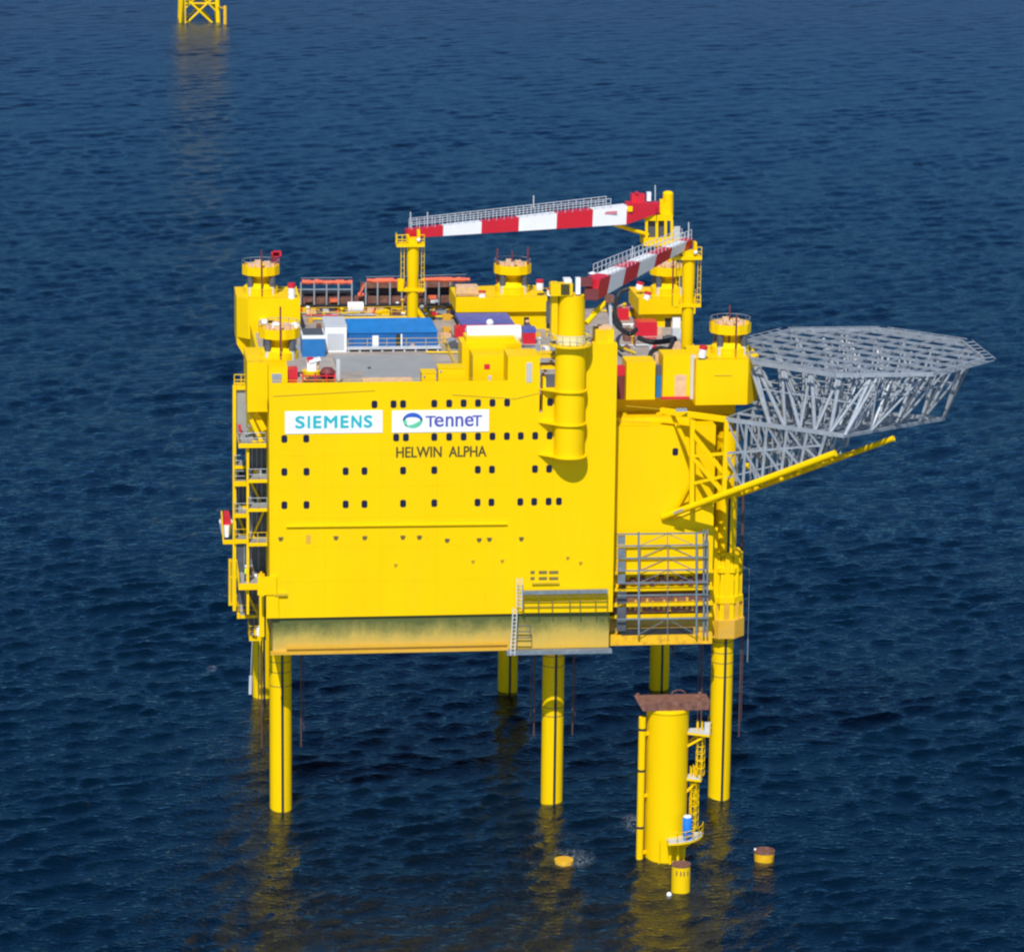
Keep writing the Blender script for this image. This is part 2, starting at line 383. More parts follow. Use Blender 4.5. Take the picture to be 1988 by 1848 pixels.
# windows
wm = None
def window(x, z, Y=FY):
    global wm
    X0 = at(x, 900, Y=Y).x if not isinstance(x, tuple) else x[0]
    if wm is None:
        b = MB(); hw, hh, c = 0.30, 0.39, 0.13
        poly = [(-hw+c, -hh), (hw-c, -hh), (hw, -hh+c), (hw, hh-c), (hw-c, hh), (-hw+c, hh), (-hw, hh-c), (-hw, -hh+c)]
        b.prism_y(poly, -0.03, 0.03); wm = b.build('window', GLASS, None, base=(0, 0, 0)); o = wm
    else:
        o = wm.copy(); COL.objects.link(o)
    o.parent = P; o.location = Vector((X0, Y, z)) - ORIG[P.name]
    return o
WINS = [((727, 785), (1068, 780.5), (727, 764, 782.5, 843, 872, 900, 928, 956, 984.5, 1068)),
        ((552, 852), (1068, 845.5), (552, 594.5, 769, 788, 843, 872, 900, 928, 956, 984, 1011, 1039, 1067)),
        ((552, 916), (1066, 910), (552, 595, 671, 707.5, 782.5, 843, 927.5, 955, 1038.5, 1066)),
        ((552, 980.5), (1085, 973), (552, 595, 671, 707.5, 782.5, 843, 927, 954, 1010, 1037, 1065, 1085))]
for a, b, xs_ in WINS:
    for x in xs_:
        y = a[1]+(b[1]-a[1])*(x-a[0])/(b[0]-a[0]); q = at(x, y, Y=FY); window((q.x,), q.z)
q = at(1311, 877, Y=RY); window((q.x,), q.z, RY)
for x, y in ((545, 1045), (652, 1043), (708, 1043), (782, 1042), (814, 1042), (868, 1048), (930, 1047), (950, 1046), (1012, 1045), (1102, 1082), (1127, 1092), (918, 1089), (975, 1088), (768, 1096)):
    q = at(x, y, Y=FY); s = 0.24 if y < 1060 else 0.16
    b = MB(); b.box(q.x-s, q.x+s, FY-0.14, FY-0.003, q.z, q.z+0.16); b.box(q.x-s*0.7, q.x+s*0.7, FY-0.03, FY-0.004, q.z-0.3, q.z-0.002)
    b.build('drain_hood', VENT if y < 1060 else SEAMM, P)
b = MB(); b.bpx(594, 603, 1038, 1055, FY-0.03, 0.027); b.build('wall_hatch', OCHRE, P)
for (xa, xb) in ((1030, 1038), (1046, 1062), (1066, 1084)):
    for (ya, yb) in ((1108, 1114), (1120, 1126)):
        b = MB(); b.bpx(xa, xb, ya, yb, FY-0.035, 0.03); b.build('wall_louvre', VENT, P)
b = MB(); b.bpx(1033, 1086, 1131, 1134, FY-0.25, 0.25); b.build('louvre_ledge', SEAMM, P)

# ---- lettering
def text_mb(txt, X0, X1, Z0, Z1, Y, t=0.04, bold=0.0, mbx=None):
    cu = bpy.data.curves.new('t', 'FONT'); cu.body = txt; cu.offset = bold; cu.resolution_u = 4
    to = bpy.data.objects.new('t', cu); COL.objects.link(to)
    bpy.context.view_layer.update()
    me = bpy.data.meshes.new_from_object(to.evaluated_get(bpy.context.evaluated_depsgraph_get()))
    vs = [v.co.copy() for v in me.vertices]; fs = [tuple(p.vertices) for p in me.polygons]
    bpy.data.objects.remove(to); bpy.data.curves.remove(cu); bpy.data.meshes.remove(me)
    ax, bx_ = min(v.x for v in vs), max(v.x for v in vs); ay, by = min(v.y for v in vs), max(v.y for v in vs)
    mp = [(X0+(v.x-ax)/(bx_-ax)*(X1-X0), Y, Z0+(v.y-ay)/(by-ay)*(Z1-Z0)) for v in vs]
    mbx = mbx or MB(); mbx.add(mp, fs)
    return mbx
a = at(769, 878, Y=FY); b_ = at(944, 876, Y=FY); zt = at(856, 866.5, Y=FY).z; zb = at(856, 887.5, Y=FY).z
mb = MB()
for wd, xa, xb in (('HELWIN', 769, 857), ('ALPHA', 871, 944)):
    text_mb(wd, at(xa, 877, Y=FY).x, at(xb, 877, Y=FY).x, zb, zt, FY-0.02, bold=0.012, mbx=mb)
    text_mb(wd, at(xa, 877, Y=FY).x+0.035, at(xb, 877, Y=FY).x+0.035, zb, zt, FY-0.023, bold=0.012, mbx=mb)
mb.build('name_lettering', INK, P)

# ---- signs
def sign(xa, xb, ya, yb, label):
    pa, pb = at(xa, (ya+yb)/2, Y=FY), at(xb, (ya+yb)/2, Y=FY); t_, b2 = at((xa+xb)/2, ya, Y=FY), at((xa+xb)/2, yb, Y=FY)
    s = thing('wall_sign', ((pa.x+pb.x)/2, FY, b2.z), label, 'sign')
    MB().box(pa.x, pb.x, FY-0.06, FY-0.004, b2.z, t_.z).build('sign_board', WHITE, s)
    return s
s1 = sign(553.5, 742.5, 797.5, 841, 'white wall sign with bold teal lettering, beside the one with the emblem')
mb = MB()
for ch, xa, xb in (('S', 573, 592), ('I', 597, 602), ('E', 608, 624), ('M', 629, 655), ('E', 661, 677), ('N', 682, 702), ('S', 706, 723)):
    za_, zb_ = at((xa+xb)/2, 831.5-(xa-573)*0.012, Y=FY).z, at((xa+xb)/2, 807.5-(xa-573)*0.012, Y=FY).z
    if ch == 'I': mb.add([(at(xa, 820, Y=FY).x, FY-0.075, za_), (at(xb, 820, Y=FY).x, FY-0.075, za_), (at(xb, 820, Y=FY).x, FY-0.075, zb_), (at(xa, 820, Y=FY).x, FY-0.075, zb_)], [(0,1,2,3)])
    else:
        for k, (dx, dz) in enumerate(((0, 0), (-0.055, 0), (0.055, 0), (0, 0.05), (0, -0.05), (0.04, 0.04), (-0.04, -0.04))):
            text_mb(ch, at(xa, 820, Y=FY).x+0.05+dx, at(xb, 820, Y=FY).x-0.05+dx, za_+0.04+dz, zb_-0.04+dz, FY-0.072-0.003*k, mbx=mb)
mb.build('lettering', TEAL, s1)
s2 = sign(761, 949, 796, 838.5, 'white wall sign with violet lettering and a round blue and green emblem')
z0, z1 = at(880, 828, Y=FY).z, at(880, 806.5, Y=FY).z
mb = MB()
for ch, xa, xb in (('T', 826, 845), ('e', 843, 861), ('n', 865, 880), ('n', 884, 899), ('e', 902, 919), ('T', 917, 935)):
    h = z1 if ch == 'T' else z1-0.06
    text_mb(ch, at(xa, 818, Y=FY).x, at(xb, 818, Y=FY).x, z0, h, FY-0.075, bold=0.01, mbx=mb)
    text_mb(ch, at(xa, 818, Y=FY).x+0.03, at(xb, 818, Y=FY).x+0.03, z0, h, FY-0.078, bold=0.01, mbx=mb)
mb.build('lettering', NAVY, s2)
c = at(801, 816, Y=FY); ew, eh = 1.0, 0.80
def arc(a0, a1, r_out, r_in, dx=0.0, dz=0.0, n=26):
    b = MB(); vs = []
    for i in range(n+1):
        t = math.radians(a0+(a1-a0)*i/n); tt = i/n; rin = r_out-(r_out-r_in)*math.sin(math.pi*tt)**0.8
        vs.append((c.x+ew*r_out*math.cos(t)+dx, FY-0.075, c.z+eh*r_out*math.sin(t)+dz)); vs.append((c.x+ew*rin*math.cos(t)+dx, FY-0.075, c.z+eh*rin*math.sin(t)+dz))
    b.add(vs, [(2*i, 2*i+1, 2*i+3, 2*i+2) for i in range(n)])
    return b
arc(-10, 185, 1.0, 0.42).build('emblem_arch', LBLUE, s2)
arc(-150, 25, 1.0, 0.45).build('emblem_bowl', LGREEN, s2)
arc(150, 235, 0.98, 0.6).build('emblem_side', LGREEN, s2)

# ---- legs with their hanging caisson pipes
for iy, ly in enumerate(LEGY):
    for ix, lx in enumerate(LEGX):
        b = MB(); b.lathe((lx, ly, 0), [(1.15, -6), (1.15, ZS+1 if ix < 2 else 40)], 40)
        leg = b.build('leg', YEL, P)
        b = MB(); b.box(lx+0.0, lx+0.26, ly-1.22, ly-1.05, -3, 21 if ix < 2 else 33); b.build('guide_rail', BLACK, leg)
        b = MB()
        for z in (17.4, 16.2, 15.1) + ((10.6, 9.7) if ix == 1 else (13.6,)):
            b.lathe((lx, ly, z), [(1.15, -0.04), (1.172, -0.04), (1.172, 0.04), (1.15, 0.04)], 40, cap=False)
        b.build('weld_band', VENT, leg)
        if iy == 0:
            for s, dz in ((-1, 0), (1, 0)):
                xx = lx+s*2.05+(0.1 if ix < 2 else 0.0)
                b = MB(); b.tube((xx, ly+0.3, 6.6+(0.6 if ix == 1 else 0)), (xx, ly+0.3, 20), 0.085, 8)
                b.tube((xx+0.3*s, ly+0.8, 8.3), (xx+0.3*s, ly+0.8, 20), 0.045, 6)
                b.build('caisson_pipe', PIPE, P)
        else:
            b = MB(); b.tube((lx+1.6, ly, 3.5), (lx+1.6, ly, 20), 0.1, 8); b.build('caisson_pipe', PIPE, P)
b = MB(); a = at(1443, 962, Y=1.4); e = at(1437, 1238, Y=1.4); b.tube(a, e, 0.16, 8); b.build('caisson_pipe', PIPE, P)
b = MB(); a = at(1455, 1105, Y=0.5); e = at(1451, 1285, Y=0.5); b.tube(a, e, 0.03, 6); b.tube(at(1452, 1240, Y=0.5), e, 0.07, 6); b.tube(at(1440, 1100, Y=0.5), a, 0.07, 6)
b.build('hanging_rope', SCAF, P)
b = MB(); b.tube(at(487, 1312, Y=30), at(486, 1347, Y=30), 0.2, 8); b.tube(at(490, 1235, Y=30), at(487, 1312, Y=30), 0.04, 6); b.build('hanging_fender', LGREY, P)

# ---- jack towers
def jack_top(cx, cy, z, par, ringw=2.15, ns=12):
    """cone neck, ring drum, four hydraulic cylinders, thin masts on the roof of one jack house"""
    b = MB(); b.lathe((cx, cy, z), [(1.95, 0.0), (1.95, 0.75), (1.2, 1.35), (0.95, 1.7), (1.25, 2.1)], 28); b.build('neck', YEL, par)
    b = MB(); b.lathe((cx, cy, z+2.0), [(1.0, 0.0), (ringw, 0.22), (ringw, 1.22), (ringw-0.12, 1.22), (ringw-0.12, 1.0), (0.6, 1.0)], ns, math.pi/12, math.pi/12+2*math.pi, cap=False)
    b.sm = set(); b.build('ring_drum', YEL, par)
    for i in range(4):
        t = math.pi/4+i*math.pi/2; x, y = cx+1.75*math.cos(t), cy+1.75*math.sin(t)
        b = MB(); b.tube((x, y, z), (x, y, z+1.0), 0.28, 10); b.mi = 1; b.tube((x, y, z+1.0), (x, y, z+2.1), 0.36, 10)
        b.build('hydraulic_cylinder', [LGREY, DSTEEL], par)
    b = MB()
    for i in range(7):
        t = i*0.9; x, y = cx+1.2*math.cos(t), cy+1.2*math.sin(t); b.box(x-0.35, x+0.35, y-0.25, y+0.25, z+3.0, z+3.35+0.1*(i % 3))
    b.build('timber_packing', PEACH, par)
    b = MB(); b.rail([(cx+ringw*0.97*math.cos(k*math.pi/6), cy+ringw*0.97*math.sin(k*math.pi/6), z+3.2) for k in range(0, 13)], 0.55, 1.1, 0.03, mids=0)
    b.build('railing', STEEL, par)
def masts(cx, cy, z, xs_, par, h=4.9):
    for dx, dy, hh in xs_:
        b = MB(); b.tube((cx+dx, cy+dy, z), (cx+dx, cy+dy, z+hh), 0.09, 6); b.build('mast', DRED, par)

def house_rail(par, x0, x1, y0, y1, z):
    MB().rail([(x0, y0, z), (x1, y0, z)], 1.0, 1.4, 0.03).build('railing', YEL2, par)

# back left
zt = at(530, 580, Y=37.5).z; xl = at(482, 600, Y=37.5).x; xr = at(583, 600, Y=37.5).x
zbm = at(482, 655, Y=37.5).z
b = MB(); ch = 1.3
b.prism([(xl, 37.5), (xr, 37.5), (xr, 45.3), (xl-1.25, 45.3), (xl-1.25, 38.9)], zbm-0.2, zt)
b.prism_y([(xl, zbm-3.2), (xr, zbm-3.2), (xr, zbm-0.2), (xl-1.25, zbm-0.2), (xl-1.25, zbm-1.0)], 38.9, 45.2)
b.prism([(xl, 37.52), (xr, 37.52), (xr, 38.9), (xl, 38.9)], ZD, zbm-0.2)
BL = b.build('jack_tower', YEL, P)
jack_top(0.0, 41.26, zt, BL)
masts(0, 41.26, zt, ((0.0, -2.3, 5.2), (1.25, 0.3, 4.4)), BL)
b = MB(); 
for i in range(4):
    q = at(530+4*i, 493-2*(i % 2), Y=42); b.tube(at(530+4*i, 515, Y=42), q, 0.05, 5); b.box(q.x-0.22, q.x+0.22, 41.8, 42.2, q.z-0.35, q.z+0.2)
b.build('signal_flags', RED, BL)
house_rail(BL, xl, xr, 37.6, 45, zt)
b = MB(); b.bpx(520, 533, 622, 645, 37.47, 0.02); b.build('doorway', BLACK, BL)
b = MB(); b.bpx(590-84, 518, 622, 646, 36.6, 0.9); b.build('cabinet', WHITE, BL)

# back middle: a bridge with one ring
xl, xr = at(885, 600, Y=37.5).x, at(1062, 600, Y=37.5).x; zt = at(960, 578, Y=37.5).z; zm = at(960, 606, Y=37.5).z; xm = at(985, 620, Y=37.5).x
b = MB(); b.box(xl, xr, 37.5, 45.3, zm, zt); b.box(xm, xr, 38.0, 45.2, ZD+0.06, zm-0.002)
BM = b.build('jack_tower', YEL, P)
jack_top(28.65, 41.26, zt, BM)
masts(28.65, 41.26, zt, ((-1.75, 0, 5.0), (0, 0.6, 4.6), (1.75, 0, 5.1)), BM)
house_rail(BM, xl, xr, 37.6, 45, zt)
b = MB(); b.bpx(1017, 1027, 616, 645, 37.97, 0.02); b.build('doorway', BLACK, BM)
b = MB(); b.bpx(1060, 1068, 585, 628, 37.47, 0.02); b.build('ladder_slot', DSTEEL, BM)
b = MB()
for xx in (893, 906): 
    b.bar(at(xx, 606, Y=37.8), at(xx, 640, Y=37.8), 0.25)
b.build('bridge_post', YEL2, BM)

# back right
xl, xr = at(1240, 600, Y=37.5).x, at(1350, 600, Y=37.5).x; zt = at(1300, 580, Y=37.5).z; zm = at(1300, 610, Y=37.5).z; xm = at(1250, 620, Y=37.5).x
b = MB(); b.box(xl, xr, 37.5, 45.3, zm, zt); b.box(xm, xr-0.2, 38.3, 45.2, ZD-3, zm-0.002)
BR = b.build('jack_tower', YEL, P)
jack_top(46.6, 41.26, zt, BR)
masts(46.6, 41.26, zt, ((0.2, -2.3, 4.9),), BR)
house_rail(BR, xl, xr, 37.6, 45, zt)
b = MB(); b.bpx(1291, 1303, 618, 642, 38.27, 0.02); b.build('doorway', BLACK, BR)
b = MB(); b.bpx(1306, 1321, 617, 640, 37.6, 0.6); b.build('cabinet', WHITE, BR)

# front left
zt = at(530, 704, Y=-4).z; xl = at(480, 750, Y=-4).x; xr = at(556, 720, Y=-4).x; zlow = at(480, 800, Y=-4).z
b = MB()
b.box(xl, WL-0.003, -4, 4.2, zlow, zt); b.box(WL, xr, -6.2, 4.2, ZD+0.06, zt-0.003)
b.prism_y([(WL-0.002, zlow-4.0), (WL-0.002, zlow-0.003), (xl, zlow-0.003)], -1.6, 4.0)
FL = b.build('jack_tower', YEL, P)
jack_top(0.0, 0.0, zt-0.3, FL)
masts(0, 0, zt, ((0.0, -2.35, 5.4),), FL)
house_rail(FL, xl, xr, -3.9, 4, zt)

# front right
zt = at(1410, 699, Y=-3.5).z; xl = at(1351, 740, Y=-3.5).x; xr = at(1452, 740, Y=-3.5).x; zl = at(1410, 786, Y=-3.5).z
b = MB(); b.prism([(xl, -3.5), (xr, -3.5), (xr+1.5, -1.2), (xr+1.5, 4.5), (xl, 4.5)], zl, zt)
FR = b.build('jack_tower', YEL, P)
jack_top(46.6, 0.3, zt, FR)
masts(46.6, 0.3, zt, ((-0.3, -1.2, 5.2), (0.2, -2.35, 4.4)), FR)
house_rail(FR, xl, xr, -3.4, 4, zt)
strip(1387, 729, 1420, 729, 0.1, m=SEAMM, Y=-3.5, name='faded_marking')

# blocks standing on the ledge of the recess
b = MB(); b.bpx(1216, 1272, 703, 776, -1.6, 3.2); b.build('ledge_block', YEL, P)
b = MB(); b.bpx(1287, 1350, 690, 772, -1.6, 3.2); LB = b.build('ledge_block', YEL, P)
b = MB(); b.bpx(1310, 1332, 728, 772, -1.63, 0.027); b.build('door', PEACH, LB)
b = MB(); b.bpx(1284, 1338, 771, 775, -1.95, 0.35); b.build('door_step', RED, LB)
b = MB(); b.bpx(1341, 1351, 690, 775, -1.9, 0.3); b.build('door_post', LGREY, LB)
b = MB(); b.box(33.9, 42.3, -1.55, 1.39, 41.41, 41.8); b.build('ledge_floor', YEL2, P)

# recess interior: shelf beams, pipes
b = MB()
for ya, yb, d in ((1104, 1109, 1.0), (1136, 1141, 1.1), (1165, 1171, 1.1), (1190, 1195, 0.8)):
    z0, z1 = at(1290, yb, Y=RY).z, at(1290, ya, Y=RY).z
    b.box(WR+0.02, 44.55, RY-d, RY-0.002, z0, z1)
b.build('shelf_beam', YEL2, P)
b = MB(); b.box(WR+0.02, 44.6, RY-0.9, RY-0.003, ZB-0.35, ZB+0.75); b.build('bottom_ledge', RUSTY_YEL, P)
b = MB()
for y in (1128, 1152, 1180): 
    z = at(1290, y, Y=RY-0.4).z; b.tube((35.3, RY-0.4, z), (44.3, RY-0.4, z), 0.14, 8)
b.build('service_pipe', RUST, P)
b = MB(); z = at(1290, 1231, Y=RY-0.95).z; z1 = at(1290, 1219, Y=RY-0.95).z
b.box(35.0, 42.6, RY-0.95, RY-0.905, z, z1); b.build('cable_tray', BLACK, P)
b = MB(); b.box(34.2, 44.4, RY-0.5, RY-0.42, at(1290, 1188, Y=RY-0.5).z, at(1290, 1158, Y=RY-0.5).z); b.build('recess_screen', RUST, P)
b = MB()
for k in range(16): b.box(34.6+0.6*k, 34.85+0.6*k, RY-0.62, RY-0.503, at(1290, 1186-(k*7) % 9, Y=RY-0.5).z, at(1290, 1160+(k*5) % 12, Y=RY-0.5).z)
b.build('valve_row', OCHRE, P)
b = MB()
for k in range(9): b.box(35.0+k*1.0, 35.5+k*1.0, RY-0.7, RY-0.002, at(1290, 1134-(k*5) % 7, Y=RY).z, at(1290, 1116+(k*3) % 6, Y=RY).z)
b.build('junction_row', RUST, P)

# leg guide bracket on the right front leg: three tiers of collars round the leg
lx, ly = 46.6, 0.0
def zpx(y, Y=-1.9): return at(1410, y, Y=Y).z
b = MB()
A0, A1 = -math.pi*0.98, math.pi*0.02
for (ya, yb, r) in ((1075, 1082, 1.75), (1104, 1113, 1.95), (1160, 1172, 2.05)):
    b.lathe((lx, ly, 0), [(1.2, zpx(yb)), (r, zpx(yb)), (r, zpx(ya)), (1.2, zpx(ya))], 8, math.pi/8, math.pi/8+2*math.pi)
for k in range(5):
    t = math.radians(-165+k*37.5); cx, cy = math.cos(t), math.sin(t)
    b.bar((lx+1.6*cx, ly+1.6*cy, zpx(1165)), (lx+1.6*cx, ly+1.6*cy, zpx(1078)), 0.5, 0.35)
b.sm = set(); b.build('leg_guide', YEL, P)
b = MB()
for (ya, yb, r_) in ((1084, 1104, 1.6), (1115, 1160, 1.8), (1173, 1203, 1.95)):
    z0, z1 = zpx(yb), zpx(ya)
    for k in range(8):
        t0, t1 = math.pi/8+k*math.pi/4, math.pi/8+(k+1)*math.pi/4
        p = Vector((lx+r_*math.cos(t0), ly+r_*math.sin(t0), z0)); q = Vector((lx+r_*math.cos(t1), ly+r_*math.sin(t1), z0))
        zm_ = z0+(z1-z0)*0.55; up = Vector((0, 0, 1))
        pts = [p, q, q+up*(zm_-z0), q.lerp(p, 0.36)+up*(z1-z0), p.lerp(q, 0.36)+up*(z1-z0), p+up*(zm_-z0)]
        if k % 2: pts = [p, q, q+up*(z1-z0), q.lerp(p, 0.3)+up*(z1-z0), q.lerp(p, 0.5)+up*(zm_-z0), p.lerp(q, 0.3)+up*(z1-z0), p+up*(z1-z0)]
        b.add(pts, [tuple(range(len(pts)))])
b.build('leg_sleeve', YEL, P)
b = MB(); r = 2.25
b.lathe((lx, ly, 0), [(1.17, zpx(1240)), (r, zpx(1239)), (r, zpx(1204)), (1.17, zpx(1200))], 8, math.pi/8, math.pi/8+2*math.pi)
for k in range(5):
    t = math.radians(-165+k*37.5); cx, cy = math.cos(t), math.sin(t)
    b.bar((lx+1.75*cx, ly+1.75*cy, zpx(1205)), (lx+1.75*cx, ly+1.75*cy, zpx(1170)), 0.55, 0.4)
b.sm = set(); b.build('leg_guide_skirt', OCHRE, P)
b = MB(); b.box(44.61, 45.5, -1.6, 2.1, zpx(1240), 30.0); b.build('corner_panel', YEL, P)

# ---- side gallery on the left
G = MB(); 
xg = at(455, 900, Y=0).x
for (x, ya, yb, Y, wd) in ((455, 748, 1185, 1.0, 0.34), (481, 862, 1192, -3.6, 0.26), (463, 1190, 1200, 0, 0.3), (508, 1120, 1235, -4.6, 0.5)):
    G.bar(at(x, ya, Y=Y), at(x, yb, Y=Y), wd)
gal = G.build('side_gallery', YEL, P)
floors = [(862, 463, 517, -4.2, 5.6, 0.42), (932, 482, 519, -4.2, 4.0, 0.30), (988, 482, 519, -4.2, 4.0, 0.30), (1055, 482, 519, -4.2, 4.0, 0.30), (1134, 463, 512, -4.2, 5.0, 0.62),
          (935, 455, 483, 0.5, 4, 0.5), (998, 455, 483, 0.5, 4, 0.4), (1048, 455, 483, 0.5, 4, 0.4), (1195, 462, 500, 0.0, 4.5, 0.3), (1236, 484, 512, -1, 4.0, 0.45), (905, 455, 483, 0.5, 3, 0.3)]
for y, xa, xb, Y, dpt, th in floors:
    pa, pb = at(xa, y, Y=Y), at(xb, y, Y=Y); pb.x = min(pb.x, WL-0.01)
    b = MB(); b.box(pa.x, pb.x, Y, Y+0.25, pa.z-th, pa.z); b.box(pa.x, pa.x+0.2, Y+0.25, Y+dpt, pa.z-th, pa.z-0.01); b.mi = 1; b.box(pa.x, pb.x, Y+0.26, Y+dpt, pa.z-0.12, pa.z-0.02)
    b.build('gallery_floor', [YEL, PLATE], gal)
    b = MB()
    if y != 1134: b.rail([(pa.x+0.05, Y+0.1, pa.z), (pb.x-0.05, Y+0.1, pa.z)], 1.1, 1.0, 0.035)
    b.rail([(pa.x+0.05, Y+0.1, pa.z), (pa.x+0.05, Y+dpt, pa.z)], 1.1, 1.4, 0.035)
    b.build('gallery_railing', YEL2 if y > 1000 else STEEL, gal)
# dark grating screens behind the floors
for xa, xb, ya, yb, Y in ((484, 519, 884, 925, -0.6), (484, 519, 944, 980, -0.6), (484, 519, 1000, 1046, -0.6), (464, 517, 1062, 1128, 0.9), (459, 481, 912, 930, 3.4), (459, 481, 940, 992, 3.4), (459, 481, 1002, 1044, 3.4), (466, 509, 1140, 1190, 1.5), (489, 512, 1196, 1232, 1.5)):
    b = MB(); pa, pb = at(xa, ya, Y=Y), at(xb, yb, Y=Y)
    z0, z1 = pb.z-0.6, pa.z+0.8; x0_, x1_ = pa.x-0.2, min(pb.x+0.4, WL-0.02)
    b.box(x0_, x1_, Y, Y+0.1, z0, z1); b.mi = 1
    for k in range(1, 4): b.box(x0_+(x1_-x0_)*k/4-0.03, x0_+(x1_-x0_)*k/4+0.03, Y-0.06, Y-0.002, z0, z1)
    b.mi = 2; b.box(x0_+0.1, x0_+0.45, Y-0.5, Y-0.1, z0+0.5, z0+1.5)
    b.build('gallery_screen', [DSTEEL, STEEL, PLATE], gal)
rg = random.Random(13)
for i in range(26):
    y = rg.choice([862, 932, 988, 1055, 1134, 998, 1048, 1195, 1236]); x = rg.uniform(486, 512) if y in (862, 932, 988, 1055, 1134, 1236) else rg.uniform(460, 478)
    q = at(x, y-2, Y=-3.4+rg.uniform(0, 2.4)) if x > 482 else at(x, y-2, Y=1.6+rg.uniform(0, 2)); b = MB(); w_, h_ = rg.uniform(0.12, 0.35), rg.uniform(0.3, 1.1); q.x = min(q.x, WL-0.5)
    b.box(q.x-w_, q.x+w_, q.y, q.y+0.4, q.z, q.z+h_); b.box(q.x-w_*0.4, q.x+w_*0.2, q.y+0.05, q.y+0.3, q.z+h_, q.z+h_+0.25)
    b.build('gallery_fitting', rg.choice([LGREY, PLATE, YEL2, YEL2, RUST, WHITE, OCHRE]), gal)
for (xa, ya, xb, yb, Y) in ((484, 930, 514, 990, -0.9), (514, 988, 486, 1052, -0.9), (462, 1000, 480, 1046, 3.0), (470, 1132, 500, 1192, 1.0)):
    b = MB(); p_, q_ = at(xa, ya, Y=Y), at(xb, yb, Y=Y)
    for o_ in (0, 0.7): b.bar(p_+Vector((0, o_, 0)), q_+Vector((0, o_, 0)), 0.09, 0.22)
    for k in range(9): c_ = p_.lerp(q_, (k+0.5)/9); b.box(c_.x-0.12, c_.x+0.12, c_.y, c_.y+0.7, c_.z-0.03, c_.z+0.02)
    b.build('gallery_stair', YEL2, gal)
# lift shaft and top landing
b = MB(); b.bpx(459, 478, 757, 838, 1.2, 1.2); b.build('lift_panel', PLATE, gal)
b = MB(); b.rail([at(455, 748, Y=1), at(482, 748, Y=1)], 1.1, 0.8, 0.05); b.bpx(455, 482, 750, 757, 0.9, 2.0); b.build('top_landing', YEL2, gal)
b = MB(); b.bar(at(488, 815, Y=-3.5), at(508, 858, Y=-3.5), 0.4); b.bar(at(508, 858, Y=-3.5), at(490, 858, Y=-3.5), 0.3); b.bar(at(495, 800, Y=-3), at(513, 835, Y=-3), 0.3, 0.6); b.build('gallery_bracket', YEL, gal)
b = MB(); 
for i in range(7): q = at(463+3*i, 868-7*i, Y=-1); b.box(q.x, q.x+0.3, -1.4, -0.4, q.z-0.06, q.z)
b.build('gallery_stair', PLATE, gal)
b = MB(); b.bpx(460, 468, 826, 842, 0.2, 0.5); b.build('fire_cabinet', RED, gal)
# hull corner fairing at lower left
b = MB(); b.bpx(500, 537, 1120, 1155, FY-0.25, 0.25); b.bpx(517, 541, 1157, 1200, FY-0.2, 0.2); b.build('corner_fairing', YEL, P)
b = MB(); b.bpx(533, 558, 1153, 1157, FY-0.3, 0.3); b.build('corner_fairing', SEAMM, P)
# outer cradle further back
b = MB()
for x in (446, 452): b.bar(at(x, 1085, Y=14), at(x, 1175, Y=14), 0.25)
for y in (1088, 1120, 1172): b.bar(at(445, y, Y=14), at(461, y, Y=14), 0.2)
b.build('gallery_ladder', YEL2, gal)

# ================================================================== things on / around the platform
# white rescue boat hung at the side
q0 = at(440, 1048, Y=22)
rb = thing('rescue_boat', q0, 'small white rescue boat with red canopy hung on a yellow davit at the left side', 'lifeboat')
b = MB(); L = 4.0
for i in range(7):
    t = i/6; y0 = 22+L*t; wdt = 0.75*math.sin(math.pi*(0.12+0.76*t)); 
    if i: b.add([prev[0], prev[1], prev[2], prev[3], (q0.x-wdt, y0, q0.z+1.6), (q0.x-wdt*0.7, y0, q0.z+0.3), (q0.x+wdt*0.7, y0, q0.z+0.3), (q0.x+wdt, y0, q0.z+1.6)], [(0,1,5,4),(1,2,6,5),(2,3,7,6),(3,0,4,7)])
    else: b.add([(q0.x-wdt, y0, q0.z+1.6), (q0.x-wdt*0.7, y0, q0.z+0.3), (q0.x+wdt*0.7, y0, q0.z+0.3), (q0.x+wdt, y0, q0.z+1.6)], [(0,1,2,3)])
    prev = [(q0.x-wdt, y0, q0.z+1.6), (q0.x-wdt*0.7, y0, q0.z+0.3), (q0.x+wdt*0.7, y0, q0.z+0.3), (q0.x+wdt, y0, q0.z+1.6)]
b.build('hull', WHITE, rb)
b = MB(); b.prism_y([(q0.x-0.55, q0.z+1.62), (q0.x+0.55, q0.z+1.62), (q0.x+0.4, q0.z+2.5), (q0.x-0.2, q0.z+2.6)], 22.3, 25); b.build('canopy', RED, rb)
b = MB(); b.bar(at(430, 992, Y=21.8), at(434, 1054, Y=21.8), 0.16); b.bar(at(433, 1052, Y=21.8), at(462, 1052, Y=21.8), 0.4); b.build('davit', YEL, rb)

# access gantry on the lower right of the front wall
gy = FY-0.75
g0 = at(1080, 1270, Y=gy)
ga = thing('access_gantry', (g0.x, gy, g0.z), 'grey steel access gantry with railings hung low on the front wall', 'gantry')
b = MB(); b.bpx(1012, 1180, 1147, 1153, gy, 0.5); b.build('walk_beam', SCAF, ga)
b = MB(); 
for x in (1016, 1045, 1072, 1106, 1126, 1156, 1179): b.bar(at(x, 1154, Y=gy+0.02), at(x, 1190, Y=gy+0.02), 0.07)
for y in (1158, 1168, 1178): b.bar(at(1016, y, Y=gy+0.02), at(1180, y-1.5, Y=gy+0.02), 0.07)
b.build('hanging_rail', VENT, ga)
b = MB()
for x in (996, 1004): b.bar(at(x, 1180, Y=gy), at(x-5, 1272, Y=gy), 0.1)
for i in range(12): b.bar(at(995-i*0.4, 1184+7.5*i, Y=gy), at(1003-i*0.4, 1184+7.5*i, Y=gy), 0.06)
